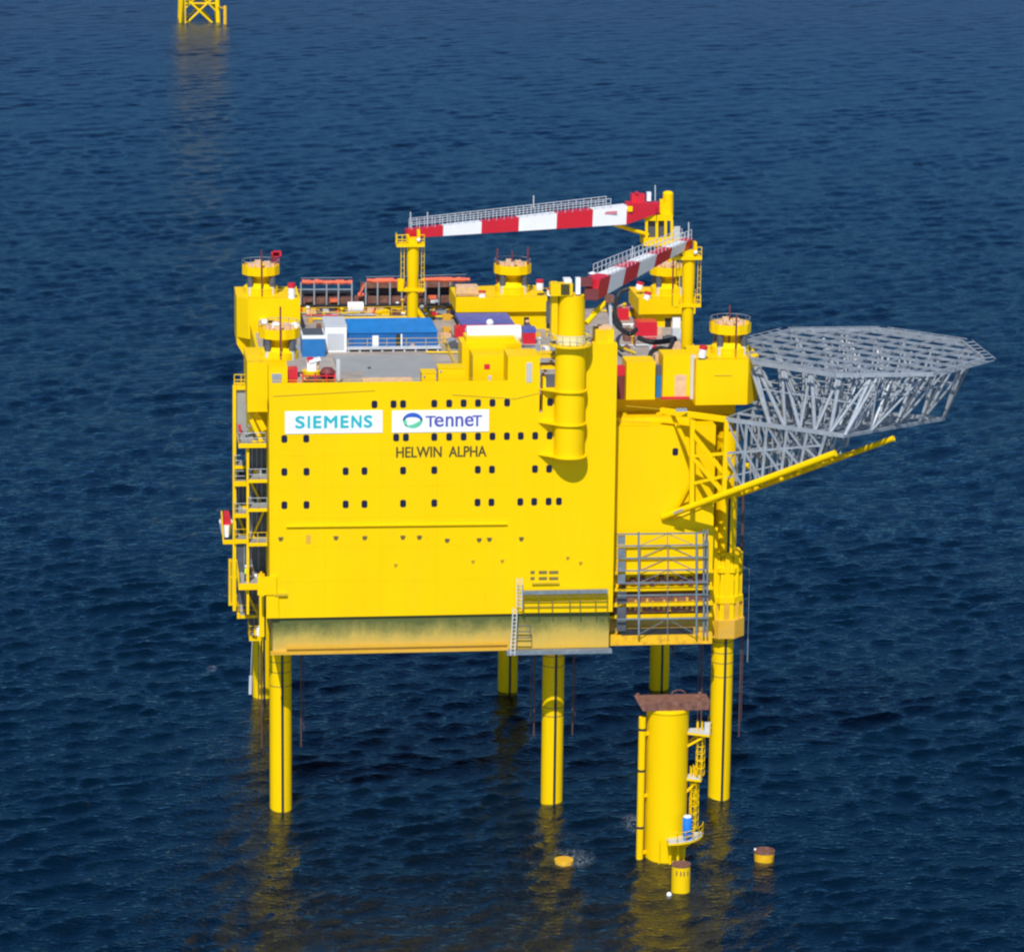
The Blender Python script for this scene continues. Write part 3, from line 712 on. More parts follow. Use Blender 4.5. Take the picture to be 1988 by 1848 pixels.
for x in (1004, 1013): b.bar(at(x, 1122, Y=gy), at(x, 1182, Y=gy), 0.1)
for i in range(8): b.bar(at(1004, 1126+7*i, Y=gy), at(1012, 1126+7*i, Y=gy), 0.06)
b.build('ladder', LGREY, ga)
b = MB(); b.bpx(984, 1188, 1263, 1270, gy, 0.74); b.build('lower_walkway', SCAF, ga)
b = MB()
for x in (1001, 1030): b.bar(at(x, 1214, Y=gy), at(x, 1238, Y=gy), 0.09)
for y in (1215, 1226, 1238): b.bar(at(1001, y, Y=gy), at(1030, y, Y=gy), 0.09)
b.build('cage', DSTEEL, ga)

# grey scaffold in front of the recess
sy = RY-1.6
s0 = at(1285, 1232, Y=sy)
sf = thing('steel_scaffold', (s0.x, sy, s0.z), 'tall grey steel scaffold frame standing in the recess right of the front wall', 'scaffold')
b = MB()
for x, wd in ((1240, 0.2), (1296, 0.07), (1352, 0.2)): b.bar(at(x, 1033, Y=sy), at(x, 1232, Y=sy), wd)
for x in (1366, 1373): b.bar(at(x, 1028, Y=sy+0.3), at(x, 1235, Y=sy+0.3), 0.17)
b.build('post', SCAF, sf)
b = MB()
for i, y in enumerate((1036, 1059, 1083, 1107, 1131, 1155, 1201)): b.bar(at(1198, y+1, Y=sy), at(1374, y-1.5, Y=sy), 0.14)
b.build('ledger', SCAF, sf)
b = MB()
ysb = (1036, 1059, 1083, 1107, 1131, 1155, 1201, 1230)
for ya, yb in zip(ysb, ysb[1:]):
    if ya in (1036, 1059, 1083, 1107, 1201): b.bar(at(1242, yb, Y=sy+0.15), at(1296, ya, Y=sy+0.15), 0.06); b.bar(at(1296, ya, Y=sy+0.15), at(1350, yb, Y=sy+0.15), 0.06)
b.build('brace', SCAF, sf)
b = MB()
for i in range(4):
    y = 1040+25*i; b.bpx(1199, 1214, y, y+17, sy+0.1, 0.1)
b.build('stair_panel', SCAF, sf)
b = MB(); b.bpx(1198, 1216, 1142, 1225, sy+0.5, 0.15); b.bpx(1369, 1371, 1040, 1225, sy+0.7, 0.5); b.build('stair_shaft', DSTEEL, sf)
b = MB()
for i in range(6): b.bar(at(1366, 1045+30*i, Y=sy+0.3), at(1373, 1060+30*i, Y=sy+0.3), 0.06)
b.build('lacing', SCAF, sf)

# ------------------------------------------------------------------ cranes
def boom(par, S, E, hs, he, wd, cuts, mats, taper=0.75):
    """box girder from S to E (bottom centres), striped; a trapezoid section a little narrower at the bottom"""
    S = Vector(S); E = Vector(E); d = (E-S); side = Vector((d.y, -d.x, 0)).normalized()*(wd/2)
    b = MB()
    def sec(t):
        c = S.lerp(E, t); h = hs+(he-hs)*t; up = Vector((0,0,h)); k = 1-0.35*t
        return [c-side*taper*k, c+side*taper*k, c+side*k+up, c-side*k+up]
    for i in range(len(cuts)-1):
        b.mi = i % 2 if cuts[0] is not None else 0
        a_, c_ = sec(cuts[i]), sec(cuts[i+1])
        b.add(a_+c_, [(0,1,5,4),(1,2,6,5),(2,3,7,6),(3,0,4,7)]+([(3,2,1,0)] if i == 0 else [])+([(4,5,6,7)] if i == len(cuts)-2 else []))
    b.build('boom', mats, par)
    for s in (-1, 1):
        pts = [sec(t)[2 if s > 0 else 3] for t in (0.08, 0.98)]
        MB().rail(pts, 1.05, 0.9, 0.035, mids=1).build('boom_railing', LGREY, par)
    return sec
# front crane on its column
cy = FY-0.55; px = at(1107, 720, Y=cy).x
def pz(y): return at(1107, y, Y=cy).z
CA = thing('pedestal_crane', (px, cy, pz(888)), 'red and white boom crane on a tall ribbed column bolted to the front wall', 'crane')
b = MB(); b.lathe((px, cy, 0), [(0.3, pz(890)), (1.52, pz(886)), (1.55, pz(676)), (1.46, pz(668)), (1.36, pz(572))], 44); b.build('column', YEL, CA)
for y, r in ((757, 1.75), (821, 1.75), (884, 1.85)):
    z = pz(y); b = MB(); b.lathe((px, cy, z), [(1.5, -0.06), (r, -0.06), (r, 0.06), (1.5, 0.06)], 44, cap=False); b.build('flange', YEL, CA)
    b = MB(); xg_ = at(1044, y, Y=FY).x; b.prism([(xg_, FY-0.01), (px-1.2, FY-0.01), (px-1.0, cy-1.3), (px-1.45, cy-1.0)], z-0.05, z+0.05)
    b.build('gusset', YEL, CA)
z = pz(668)
b = MB(); b.lathe((px, cy, z), [(1.5, -0.22), (2.15, -0.12), (2.15, 0.06), (1.5, 0.06)], 44); b.build('ring_platform', YEL, CA)
b = MB(); b.rail([(px+2.1*math.cos(math.radians(a_)), cy+2.1*math.sin(math.radians(a_)), z+0.06) for a_ in range(-180, 181, 20)], 1.05, 0.8, 0.03); b.build('platform_railing', LGREY, CA)
b = MB(); b.lathe((px, cy, z), [(1.53, 0.1), (1.53, 0.95)], 44, cap=False); b.build('column_band', CREAM, CA)
b = MB(); b.bpx(1071, 1083, 550, 660, cy-0.6, 1.2); b.build('ladder_trunk', YEL2, CA)
b = MB(); b.bpx(1069, 1112, 552, 575, cy-1.3, 1.3)
b.build('machine_house', YEL2, CA)
b = MB()
for i in range(6): b.bpx(1089, 1106, 552+3.6*i, 554.2+3.6*i, cy-1.38, 0.07)
b.build('louvre', BLACK, CA)
b = MB(); b.bpx(1096, 1110, 543, 549, cy-0.6, 1.4); b.bpx(1118, 1127, 540, 572, cy-1.0, 0.6); b.build('winch_cover', WHITE, CA)
b = MB(); b.bpx(1127, 1150, 541, 556, cy-0.6, 0.8); b.bpx(1136, 1162, 562, 582, cy-0.8, 1.0); b.build('winch', DRED, CA)
S = at(1150, 583, Y=cy-0.2); E = at(1336, 480, Y=10.5)
boom(CA, S, E, 2.2, 0.95, 1.7, [0.0, 0.11, 0.27, 0.42, 0.60, 0.77, 0.93, 1.0], [RED, WHITE], taper=0.5)
b = MB(); b.tube(at(1138, 628, Y=cy), at(1172, 590, Y=cy+1.5), 0.28, 10); b.tube(at(1150, 608, Y=cy+0.4), at(1174, 586, Y=cy+1.6), 0.16, 10); b.build('luffing_ram', YEL, CA)
for x, ya, yb, Y in ((1228, 515, 478, 2), (1337, 470, 432, 10.5)): b = MB(); b.tube(at(x, ya, Y=Y), at(x, yb, Y=Y), 0.06, 5); b.build('aerial', LGREY, CA)
b = MB(); b.lathe(tuple(at(1151, 531, Y=0)), [(0.05, -0.2), (0.5, 0), (0.05, 0.2)], 10); b.build('floodlight', WHITE, CA)

# rear crane
cy2 = 45.0; c2 = at(1292, 470, Y=cy2); px2 = c2.x
def pz2(y): return at(1285, y, Y=cy2).z
CB = thing('pedestal_crane', (px2, cy2, ZD), 'red and white boom crane with a yellow king post behind the other crane', 'crane')
b = MB(); b.lathe((px2, cy2, 0), [(1.3, ZD+0.06), (1.3, pz2(480)), (2.0, pz2(472)), (2.0, pz2(466))], 32); b.build('column', YEL, CB)
b = MB(); b.bpx(1250, 1306, 463, 478, cy2-1.6, 3); b.build('slew_platform', YEL, CB)
b = MB(); b.bpx(1252, 1306, 418, 429, cy2-1.5, 2.8)
for x in (1255, 1275, 1292, 1304): b.bar(at(x, 428, Y=cy2-1.5), at(x, 465, Y=cy2-1.5), 0.3)
b.bpx(1286, 1297, 395, 425, cy2-0.6, 1.2); b.build('cab_frame', YEL, CB)
b = MB(); b.bpx(1257, 1291, 431, 462, cy2-0.9, 1.8); b.build('cab', DSTEEL, CB)
b = MB(); k = at(1297, 420, Y=cy2); b.tube(k, at(1297, 376, Y=cy2), 0.62, 20); b.sphere(tuple(at(1297, 376, Y=cy2)), 0.62, 18, 9, 0.5); b.build('king_post', YEL, CB)
b = MB(); b.bar(at(1274, 400, Y=cy2-0.6), at(1292, 418, Y=cy2-0.6), 0.5); b.bpx(1281, 1288, 388, 420, cy2-0.5, 0.6); b.build('king_brace', YEL, CB)
b = MB(); b.bpx(1303, 1320, 440, 475, cy2+1, 0.12); b.rail([at(1305, 473, Y=cy2), at(1330, 470, Y=cy2)], 1.1, 0.7, 0.035); b.build('rear_railing', LGREY, CB)
S = at(1214, 434, Y=42.8); E = at(788, 461.5, Y=38.6)
boom(CB, S, E, 2.15, 0.95, 1.8, [0.0, 0.16, 0.325, 0.497, 0.666, 0.838, 1.0], [WHITE, RED], taper=0.8)
b = MB(); a_ = at(1222, 430, Y=42.8); z1 = at(1216, 393, Y=42.8)
d = (S-E).normalized(); e2 = at(1279, 402, Y=44.2)
b.add([S+Vector((0, -0.85, 0)), S+Vector((0, 0.85, 0)), Vector((S.x, S.y+0.9, z1.z)), Vector((S.x, S.y-0.9, z1.z)), e2+Vector((0, -0.6, -0.6)), e2+Vector((0, 0.6, -0.6)), e2+Vector((0, 0.6, 0.55)), e2+Vector((0, -0.6, 0.55))],
      [(0,1,5,4),(1,2,6,5),(2,3,7,6),(3,0,4,7),(3,2,1,0),(4,5,6,7)]); b.build('boom_heel', RED, CB)
b = MB(); b.bpx(1218, 1228, 401, 411, 41.85, 0.1); b.build('heel_plate', YEL, CB)
b = MB(); b.tube(at(1193, 436, Y=42.8), at(1258, 456, Y=44), 0.24, 10); b.build('luffing_ram', YEL, CB)
b = MB(); b.bpx(1226, 1252, 378, 394, 43, 1.2); b.bpx(1234, 1240, 374, 380, 43, 0.7); b.build('winch', RED, CB)
b = MB(); b.bpx(1256, 1264, 374, 391, 43.5, 0.6); b.build('winch_cover', WHITE, CB)
for x, ya, yb in ((1272, 390, 360), (1036, 404, 380), (830, 440, 412), (797, 444, 412)): b = MB(); b.tube(at(x, ya, Y=41), at(x, yb, Y=41), 0.06, 5); b.build('aerial', LGREY, CB)
b = MB(); a_ = at(1168, 415, Y=41.6); e3 = at(1196, 413, Y=41.6)
strip_o = MB(); strip_o.bar(at(1167, 414.5, Y=41.55), at(1198, 412.5, Y=41.6), 0.02, 0.3); strip_o.build('faded_marking', mat('pink_marking', (0.55, 0.16, 0.2), 0.6), CB)

# boom rests
def boom_rest(x, ytop, ybase, Y, label):
    p = at(x, ybase, Y=Y); zt_ = at(x, ytop, Y=Y).z; X0 = p.x
    r = thing('boom_rest', (X0, Y, ZD), label, 'boom rest', 'boom rests')
    b = MB(); b.lathe((X0, Y, 0), [(0.62, ZD+0.05), (0.62, zt_-4.5), (0.68, zt_-3.5), (0.68, zt_)], 24); b.build('mast', YEL, r)
    b = MB(); b.tube((X0+0.3, Y, ZD+2.8), (X0+2.3, Y+0.3, ZD+0.05), 0.3, 12); b.build('stay', YEL, r)
    b = MB(); b.box(X0-1.9, X0+1.25, Y-0.9, Y+0.9, zt_-0.9, zt_-0.55); b.build('top_platform', YEL, r)
    b = MB(); b.rail([(X0-1.85, Y-0.85, zt_-0.55), (X0-0.7, Y-0.85, zt_-0.55)], 1.0, 0.6, 0.05); b.rail([(X0-1.85, Y-0.85, zt_-0.55), (X0-1.85, Y+0.85, zt_-0.55)], 1.0, 0.6, 0.04); b.rail([(X0+0.7, Y-0.85, zt_-0.55), (X0+1.2, Y-0.85, zt_-0.55)], 1.0, 0.6, 0.05); b.build('railing', YEL2, r)
    for xa_, xb_, hh in ((-0.75, -0.45, 0.35), (0.45, 0.75, 0.9)): b = MB(); b.box(X0+xa_, X0+xb_, Y-0.5, Y+0.5, zt_-0.5, zt_+hh); b.build('saddle', YEL, r)
    b = MB()
    for s in (0.95, 1.25): b.tube((X0+s, Y-0.3, zt_-5.5), (X0+s, Y-0.3, zt_-0.9), 0.04, 5)
    for s in (-1.35, -1.0): b.tube((X0+s, Y-0.3, zt_-5.5), (X0+s, Y-0.3, zt_-0.9), 0.05, 5)
    for i in range(7): b.tube((X0+0.95, Y-0.3, zt_-5.3+0.65*i), (X0+1.25, Y-0.3, zt_-5.3+0.65*i), 0.03, 5); b.tube((X0-1.35, Y-0.3, zt_-5.3+0.65*i), (X0-1.0, Y-0.3, zt_-5.3+0.65*i), 0.03, 5)
    b.build('ladder', YEL2, r)
    b = MB(); b.box(X0-1.6, X0+1.3, Y-0.7, Y+0.7, zt_-6.0, zt_-5.7); b.rail([(X0+0.65, Y-0.65, zt_-5.7), (X0+1.25, Y-0.65, zt_-5.7)], 1.0, 0.6, 0.05); b.box(X0-1.75, X0-1.1, Y-0.9, Y-0.1, zt_-5.9, zt_-4.6); b.build('lower_platform', YEL, r)
    b = MB(); b.sphere((X0+0.55, Y-0.9, zt_-0.1), 0.22, 10, 7); b.build('lamp', WHITE, r)
    return r
boom_rest(801, 462, 612, 37.0, 'yellow boom rest mast left of centre carrying the tip of the long level boom')
boom_rest(1333, 486, 690, 9.9, 'yellow boom rest mast near the right jack towers under the sloping boom')

# ------------------------------------------------------------------ helideck
HC = at(1668, 683, Y=0); HZ = HC.z; HR = 12.2
hd = thing('helideck', (HC.x, 0, HZ-8), 'unfinished octagonal helideck of open grey steel lattice jutting out on the right', 'helideck')
OA = math.radians(-45)
def octp(R, k): return Vector((HC.x+R*math.cos(math.radians(22.5+45*k)), HC.y+R*math.sin(math.radians(22.5+45*k)), HZ))
OV = [octp(HR/math.cos(math.radians(22.5))*0.985, k) for k in range(8)]
def inoct(x, y):
    return all((OV[(k+1) % 8].x-OV[k].x)*(y-OV[k].y)-(OV[(k+1) % 8].y-OV[k].y)*(x-OV[k].x) >= -1e-6 for k in range(8))
def clip(p, d):
    """segment of the line p + t d inside the octagon"""
    t0, t1 = -99, 99
    for k in range(8):
        a_, b2 = OV[k], OV[(k+1) % 8]; e = Vector((b2.x-a_.x, b2.y-a_.y)); nrm = Vector((-e.y, e.x))
        f = (p.x-a_.x)*nrm.x+(p.y-a_.y)*nrm.y; g = d.x*nrm.x+d.y*nrm.y
        if abs(g) < 1e-9:
            if f < 0: return None
        else:
            t = -f/g
            if g > 0: t0 = max(t0, t)
            else: t1 = min(t1, t)
    return (t0, t1) if t0 < t1 else None
b = MB()
for k in range(8): b.bar(OV[k], OV[(k+1) % 8], 0.25, 0.42)
b.build('edge_beam', STEEL, hd)
b = MB()
ax1 = Vector((math.cos(OA), math.sin(OA), 0)); ax2 = Vector((-ax1.y, ax1.x, 0))
for ax, ay, st, ww, hh, dz in ((ax1, ax2, 2.6, 0.16, 0.26, 0), (ax2, ax1, 2.6, 0.15, 0.22, 0.03)):
    k = -5
    while k <= 5:
        p = HC+ay*(k*st); s_ = clip(p, ax)
        if s_: b.bar(p+ax*s_[0]+Vector((0,0,dz)), p+ax*s_[1]+Vector((0,0,dz)), ww, hh)
        k += 1
b.build('deck_grid', STEEL, hd)
b = MB()
k = -5
while k <= 4:
    p = HC+ax2*(k*2.6+1.3); s_ = clip(p, ax1)
    if s_: b.bar(p+ax1*s_[0]+Vector((0,0,-0.28)), p+ax1*s_[1]+Vector((0,0,-0.28)), 0.09, 0.1)
    k += 1
for i in range(9):
    for j in range(9):
        p = HC+ax1*((i-4.5)*2.6)+ax2*((j-4.5)*2.6)
        if inoct(p.x, p.y) and inoct(p.x+ax1.x*2.6, p.y+ax1.y*2.6) and (i+j) % 2 == 0:
            b.bar(p+Vector((0,0,-0.25)), p+ax1*2.6+ax2*2.6*(1 if i % 2 else -1)+Vector((0,0,-0.25)), 0.1, 0.1)
b.build('deck_bracing', STEEL, hd)
# outriggers for the safety net
b = MB()
for k in range(8):
    a_, b2 = OV[k], OV[(k+1) % 8]; o_ = (a_+b2)/2-HC; o_.normalize()
    if k in (3, 4): continue
    for i in range(6):
        p = a_.lerp(b2, (i+0.5)/6); b.bar(p, p+o_*1.25+Vector((0,0,0.1)), 0.08)
    b.bar(a_+o_*1.2+Vector((0,0,0.1)), b2+o_*1.2+Vector((0,0,0.1)), 0.08)
b.build('net_outrigger', STEEL, hd)
# base frame
T0 = at(1285, 797, Y=RY); F1 = at(1640, 846, Y=-16.0); R1 = at(1832, 813, Y=2.5); R0 = Vector((47.7, 13.0, 40.5))
zu = HZ-7.4
def onf(t): p = T0.lerp(F1, t); return p
def onr(t): p = R0.lerp(R1, t); return p
dirf = (F1-T0)
CH1 = [onf(t) for t in (0.60, 0.68, 0.76, 0.84, 0.92, 1.0)]
CH2 = [onr(t) for t in (0.60, 0.68, 0.76, 0.84, 0.92, 1.0)]
b = MB(); b.bar(onf(0.36), F1, 0.34, 0.4); b.bar(onr(0.0), R1, 0.3, 0.36); b.bar(F1, R1, 0.28, 0.34)
for p, q in zip(CH1, CH2): b.bar(p, q, 0.22, 0.28)
for i in range(5): b.bar(CH1[i], CH2[i+1] if i % 2 else CH2[i], 0.14); b.bar(CH1[i+1], CH2[i], 0.14)
mid = [p.lerp(q, 0.5) for p, q in zip(CH1, CH2)]
for p, q in zip(mid, mid[1:]): b.bar(p, q, 0.22, 0.28)
b.build('base_frame', STEEL, hd)
# struts from the base frame up to the deck, four rows of V struts
b = MB()
rows = []
for j, lt in enumerate((0.0, 0.25, 0.5, 0.75, 1.0)):
    bot = [CH1[i].lerp(CH2[i], lt) for i in range(6)]
    top = []
    for i in range(7):
        u = -11.0+i*3.65; v = -8.8+j*4.4
        p = HC+ax1*u+ax2*v; s_ = clip(HC+ax2*v, ax1)
        if s_: u = max(s_[0]+0.2, min(s_[1]-0.2, u)); p = HC+ax1*u+ax2*v
        top.append(p+Vector((0,0,-0.2)))
    for i in range(6):
        b.tube(bot[i], top[i], 0.17 if j else 0.21, 8); b.tube(bot[i], top[i+1], 0.13 if j else 0.16, 8)
    rows.append((bot, top))
for j in range(4):
    for i in range(6):
        b.tube(rows[j][0][i], rows[j+1][1][i], 0.11, 6); b.tube(rows[j+1][0][i], rows[j][1][i+1], 0.11, 6)
b.build('deck_strut', STEEL, hd)
b = MB()
for j in range(5):
    m_ = [p.lerp(q, 0.52) for p, q in zip(*rows[j])]
    for p, q in zip(m_, m_[1:]): b.tube(p, q, 0.09, 6)
for i in range(6):
    m_ = [rows[j][0][i].lerp(rows[j][1][i], 0.52) for j in range(5)]
    for p, q in zip(m_, m_[1:]): b.tube(p, q, 0.09, 6)
b.build('strut_tie', STEEL, hd)
# cantilever truss webs below the front chord down to the yellow brace
L0 = at(1287, 1004, Y=RY-0.15); L1 = at(1622, 880, Y=-15.5); L2 = at(1735, 851, Y=-9)
def brace(t): return L0.lerp(L1, t)
b = MB(); b.tube(L0, L1, 0.36, 14); b.build('yellow_brace', YEL, hd)
b = MB(); M0 = at(1420, 965, Y=2.3); b.tube(M0, L2, 0.3, 14); b.tube(at(1300, 1010, Y=RY), at(1440, 950, Y=-4), 0.2, 10)
for i in range(5): p = M0.lerp(L2, i/5); q = L0.lerp(L1, 0.4+i*0.12); b.tube(p, q, 0.14, 8)
b.build('yellow_brace', YEL2, hd)
b = MB()
ts = (0.36, 0.47, 0.58, 0.69, 0.80, 0.90)
upts = [onf(t) for t in ts]; lpts = [brace(t*1.0) for t in ts]
for i, (u_, l_) in enumerate(zip(upts, lpts)):
    b.bar(u_, l_, 0.26)
    if i < 5: b.bar(u_, lpts[i+1].lerp(upts[i+1], 0.45), 0.17); b.bar(u_.lerp(l_, 0.45), lpts[i+1], 0.2)
m1 = [u_.lerp(l_, 0.45) for u_, l_ in zip(upts, lpts)]
for p, q in zip(m1, m1[1:]): b.bar(p, q, 0.22)
m2 = [u_.lerp(l_, 0.78) for u_, l_ in zip(upts[:4], lpts[:4])]
for p, q in zip(m2, m2[1:]): b.bar(p, q, 0.14)
b.build('web_truss', STEEL, hd)
b = MB()
for i, t in enumerate((0.30, 0.45, 0.60, 0.75)):
    u_ = onf(t).lerp(onr(t), 0.5); l_ = brace(t).lerp(M0.lerp(L2, t), 0.8); b.bar(u_, l_, 0.18)
    if i < 3: t2 = (0.30, 0.45, 0.60, 0.75)[i+1]; b.bar(u_, brace(t2).lerp(M0.lerp(L2, t2), 0.8), 0.14); b.bar(l_, onf(t2).lerp(onr(t2), 0.5), 0.12)
b.build('rear_web', STEEL, hd)
bv = Vector((0.62, 0.78, 0))
for off in (3.2, 6.4, 9.6):
    b = MB(); ts2 = (0.34, 0.46, 0.58, 0.70, 0.82); U_ = [onf(t)+bv*off for t in ts2]; L_ = [brace(t)+bv*off+Vector((0, 0, 0.25)) for t in ts2]
    for i in range(5):
        b.bar(U_[i], L_[i], 0.2)
        if i < 4: b.bar(U_[i], L_[i+1], 0.15); b.bar(U_[i], U_[i+1], 0.2); b.bar(U_[i].lerp(L_[i], 0.5), U_[i+1].lerp(L_[i+1], 0.5), 0.13); b.bar(L_[i], L_[i+1], 0.16)
        b.bar(U_[i], U_[i]-bv*3.2, 0.12); b.bar(L_[i].lerp(U_[i], 0.5), L_[i].lerp(U_[i], 0.3)-bv*3.2, 0.1)
    b.build('inner_web', STEEL, hd)
for i, (x, y, Y_) in enumerate(((1432, 850, 1), (1450, 905, 0), (1478, 880, 1), (1500, 830, 3), (1520, 800, 5))):
    p = at(x, y, Y=Y_); b = MB(); b.lathe(tuple(p), [(0.1, -0.35), (0.33, -0.3), (0.33, 0.3), (0.1, 0.35)], 10); b.build('lamp_can', YEL2, hd)
# yellow root bracket
U0 = at(1283, 797, Y=RY-0.1); U1 = onf(0.36)
b = MB(); b.bar(U0, U1, 0.5, 0.55)
b.bar(onf(0.17), brace(0.17), 0.46); b.bar(onf(0.36), brace(0.36), 0.46)
for ta, tb in ((0.45, 0.45), (0.75, 0.75)): b.bar(onf(0.17).lerp(brace(0.17), ta), onf(0.36).lerp(brace(0.36), tb), 0.3)
w1 = at(1305, 805, Y=RY-0.1); b.bar(w1, onf(0.17).lerp(brace(0.17), 0.45), 0.3)
b.bar(onf(0.17).lerp(brace(0.17), 0.2), onf(0.36).lerp(brace(0.36), 0.72), 0.34); b.bar(onf(0.17).lerp(brace(0.17), 0.45), onf(0.36).lerp(brace(0.36), 0.98), 0.34)
b.bar(at(1318, 985, Y=RY-0.1), onf(0.17).lerp(brace(0.17), 0.75), 0.35); b.bar(at(1395, 850, Y=RY+2), onf(0.36).lerp(brace(0.36), 0.3), 0.4)
b.bar(at(1340, 820, Y=RY-0.1), at(1420, 915, Y=-3.5), 0.3); b.bar(at(1350, 890, Y=RY-0.1), at(1410, 960, Y=-3.8), 0.35)
b.build('root_bracket', YEL, hd)
b = MB(); a_ = at(1287, 1003, Y=RY-0.5); b.bar(at(1308, 996, Y=-5.6), at(1326, 989, Y=-6.3), 0.1, 0.2); b.bpx(1312, 1334, 793, 799, -6.6, 0.1); b.build('node_plate', STEEL, hd)

# ------------------------------------------------------------------ objects on the main deck
ZD1 = ZD+0.05
def ypos(x, y, z=ZD1): return at(x, y, Z=z).y
def crate(name, xa, xb, ya, yb, m, label, cat, depth=1.5, group=None, z=ZD1, lid=None, Y=None):
    """a box-like thing standing with its front lower edge at photo line yb on the deck"""
    yy = ypos((xa+xb)/2, yb, z) if Y is None else Y
    pa, pb = at(xa, yb, Y=yy), at(xb, yb, Y=yy); zt_ = at((xa+xb)/2, ya, Y=yy).z; z0_ = z if Y is None else pa.z
    t = thing(name, ((pa.x+pb.x)/2, yy, z0_), label, cat, group)
    return t, pa.x, pb.x, yy, z0_, zt_

# blue sheeted shelter with white end module
yb_ = ypos(760, 680); xa, xb = at(676, 660, Y=yb_).x, at(849, 660, Y=yb_).x; zw = at(760, 646, Y=yb_).z
sh = thing('site_shelter', ((xa+xb)/2, yb_, ZD1), 'long bright blue sheeted shelter with a sloping roof on the deck', 'shelter')
b = MB(); b.box(xa, xb, yb_, yb_+5.6, ZD1+0.5, zw); b.build('wall', BLUE, sh)
zr = at(760, 618, Y=yb_+2.6).z
b = MB(); xo = 0.35
b.add([(xa-0.1, yb_-0.12, zw), (xb+0.1, yb_-0.12, zw), (xb-0.5, yb_+2.8, zr), (xa-0.1, yb_+2.8, zr), (xb+0.1, yb_+5.7, zw), (xa-0.1, yb_+5.7, zw)], [(0,1,2,3), (3,2,4,5), (1,4,2), (0,3,5), (0,5,4,1)])
b.mi = 0
b.build('roof', BLUE2, sh)
b = MB()
for i in range(12): x = xa+(xb-xa)*(i+0.5)/12; b.box(x-0.05, x+0.05, yb_-0.06, yb_-0.002, ZD1+0.5, zw-0.02)
b.build('wall_rib', BLUE, sh)
for x0_, x1_, ya, m_ in ((723, 735, 652, WHITE), (769, 777, 649, BLACK), (778, 781, 649, WHITE), (797, 805, 668, PEACH)):
    b = MB(); b.bpx(x0_, x1_, ya, 676, yb_-0.1, 0.09); b.build('door' if m_ in (WHITE, BLACK) else 'notice_board', m_, sh)
b = MB(); b.box(xa-0.2, xb+0.3, yb_-0.9, yb_+5.8, ZD1+0.28, ZD1+0.48)
for i in range(9): x = xa+(xb-xa)*i/8; b.box(x-0.1, x+0.1, yb_-0.8, yb_-0.6, ZD1, ZD1+0.278)
b.build('base_frame', LGREY, sh)
b = MB(); b.rail([(xa-0.1, yb_-0.85, ZD1+0.48), (xb+0.8, yb_-0.85, ZD1+0.48)], 1.0, 2.2, 0.025); b.build('railing', YEL2, sh)

t, x0_, x1_, yy, z0_, z1_ = crate('white_cabin', 631, 674, 634, 684, WHITE, 'white cabin module butting against the left end of the long blue shelter', 'cabin')
b = MB(); b.box(x0_, x1_-0.05, yy, yy+5.2, z0_, z1_); b.build('body', WHITE, t)
b = MB(); b.box(x0_-0.06, x1_-0.04, yy-0.06, yy+5.3, z1_, z1_+0.14); b.build('roof_cap', LGREY, t)
b = MB(); b.bpx(636, 668, 648, 680, yy-0.02, 0.017); b.build('door_panel', LGREY, t)
t, x0_, x1_, yy, z0_, z1_ = crate('blue_container', 587, 631, 658, 693, BLUE2, 'small blue container with dark flat roof left of the white cabin', 'container')
b = MB(); b.box(x0_, x1_, yy, yy+4.2, z0_, z1_); b.build('body', BLUE2, t)
b = MB(); b.box(x0_-0.03, x1_+0.03, yy-0.03, yy+4.3, z1_, z1_+0.35); b.build('roof_edge', WHITE, t)
b = MB(); b.box(x0_+0.1, x1_-0.1, yy+0.3, yy+4.1, z1_+0.352, z1_+0.42); b.build('roof', DSTEEL, t)
# grey hatch cover
ya_, yb2 = ypos(750, 695), ypos(750, 739)
xa, xb = at(655, 720, Z=ZD1).x, at(846, 712, Z=ZD1).x
hc = thing('hatch_cover', ((xa+xb)/2, yb2, ZD1), 'large flat pale grey hatch cover plate in front of the blue shelter', 'hatch')
b = MB(); b.box(xa, xb, -4.5, ya_, ZD1, ZD1+0.3); b.build('plate', PLATE, hc)
for x in (717,): q = at(x, 716, Z=ZD1+0.3); b = MB(); b.box(q.x-0.18, q.x+0.18, q.y-0.15, q.y+0.15, ZD1+0.3, ZD1+0.5); b.build('lifting_lug', DSTEEL, hc)
b = MB(); b.bpx(653, 660, 698, 740, -3, 0.3); b.build('corner_post', LGREY, hc)
# plywood sheet
q1, q2 = at(703, 735, Y=-5), at(800, 735, Y=-5)
b = MB(); b.box(q1.x, q2.x, -6.4, -4.0, 46.55, 46.85); b.box(q1.x+0.2, q1.x+0.5, -6.2, -4.2, ZD1, 46.548); b.box(q2.x-0.5, q2.x-0.2, -6.2, -4.2, ZD1, 46.548)
tag(b.build('plywood_stack', PEACH, None, base=(q1.x, -6, ZD1)), 'long low stack of orange-brown plywood at the deck edge behind the front wall', 'plywood stack')
# yellow lockers
for xa_, xb_, ya, yb, lab in ((851, 904, 706, 736, 'long low yellow deck locker behind the front wall, the larger of two'), (819, 846, 716, 738, 'small yellow deck locker left of the longer one')):
    t, x0_, x1_, yy, z0_, z1_ = crate('deck_locker', xa_, xb_, ya+7, yb, YEL, lab, 'locker', group='yellow deck lockers', Y=-5.2)
    b = MB(); b.box(x0_, x1_, yy, yy+1.8, ZD1, z1_-0.12); b.build('body', YEL, t)
    b = MB(); b.box(x0_-0.05, x1_+0.05, yy-0.05, yy+1.85, z1_-0.12, z1_); b.build('lid', YEL2, t)
    b = MB(); b.box(x0_+0.15, x0_+0.35, yy-0.08, yy-0.001, z1_-0.5, z1_-0.3); b.build('latch', STEEL, t)
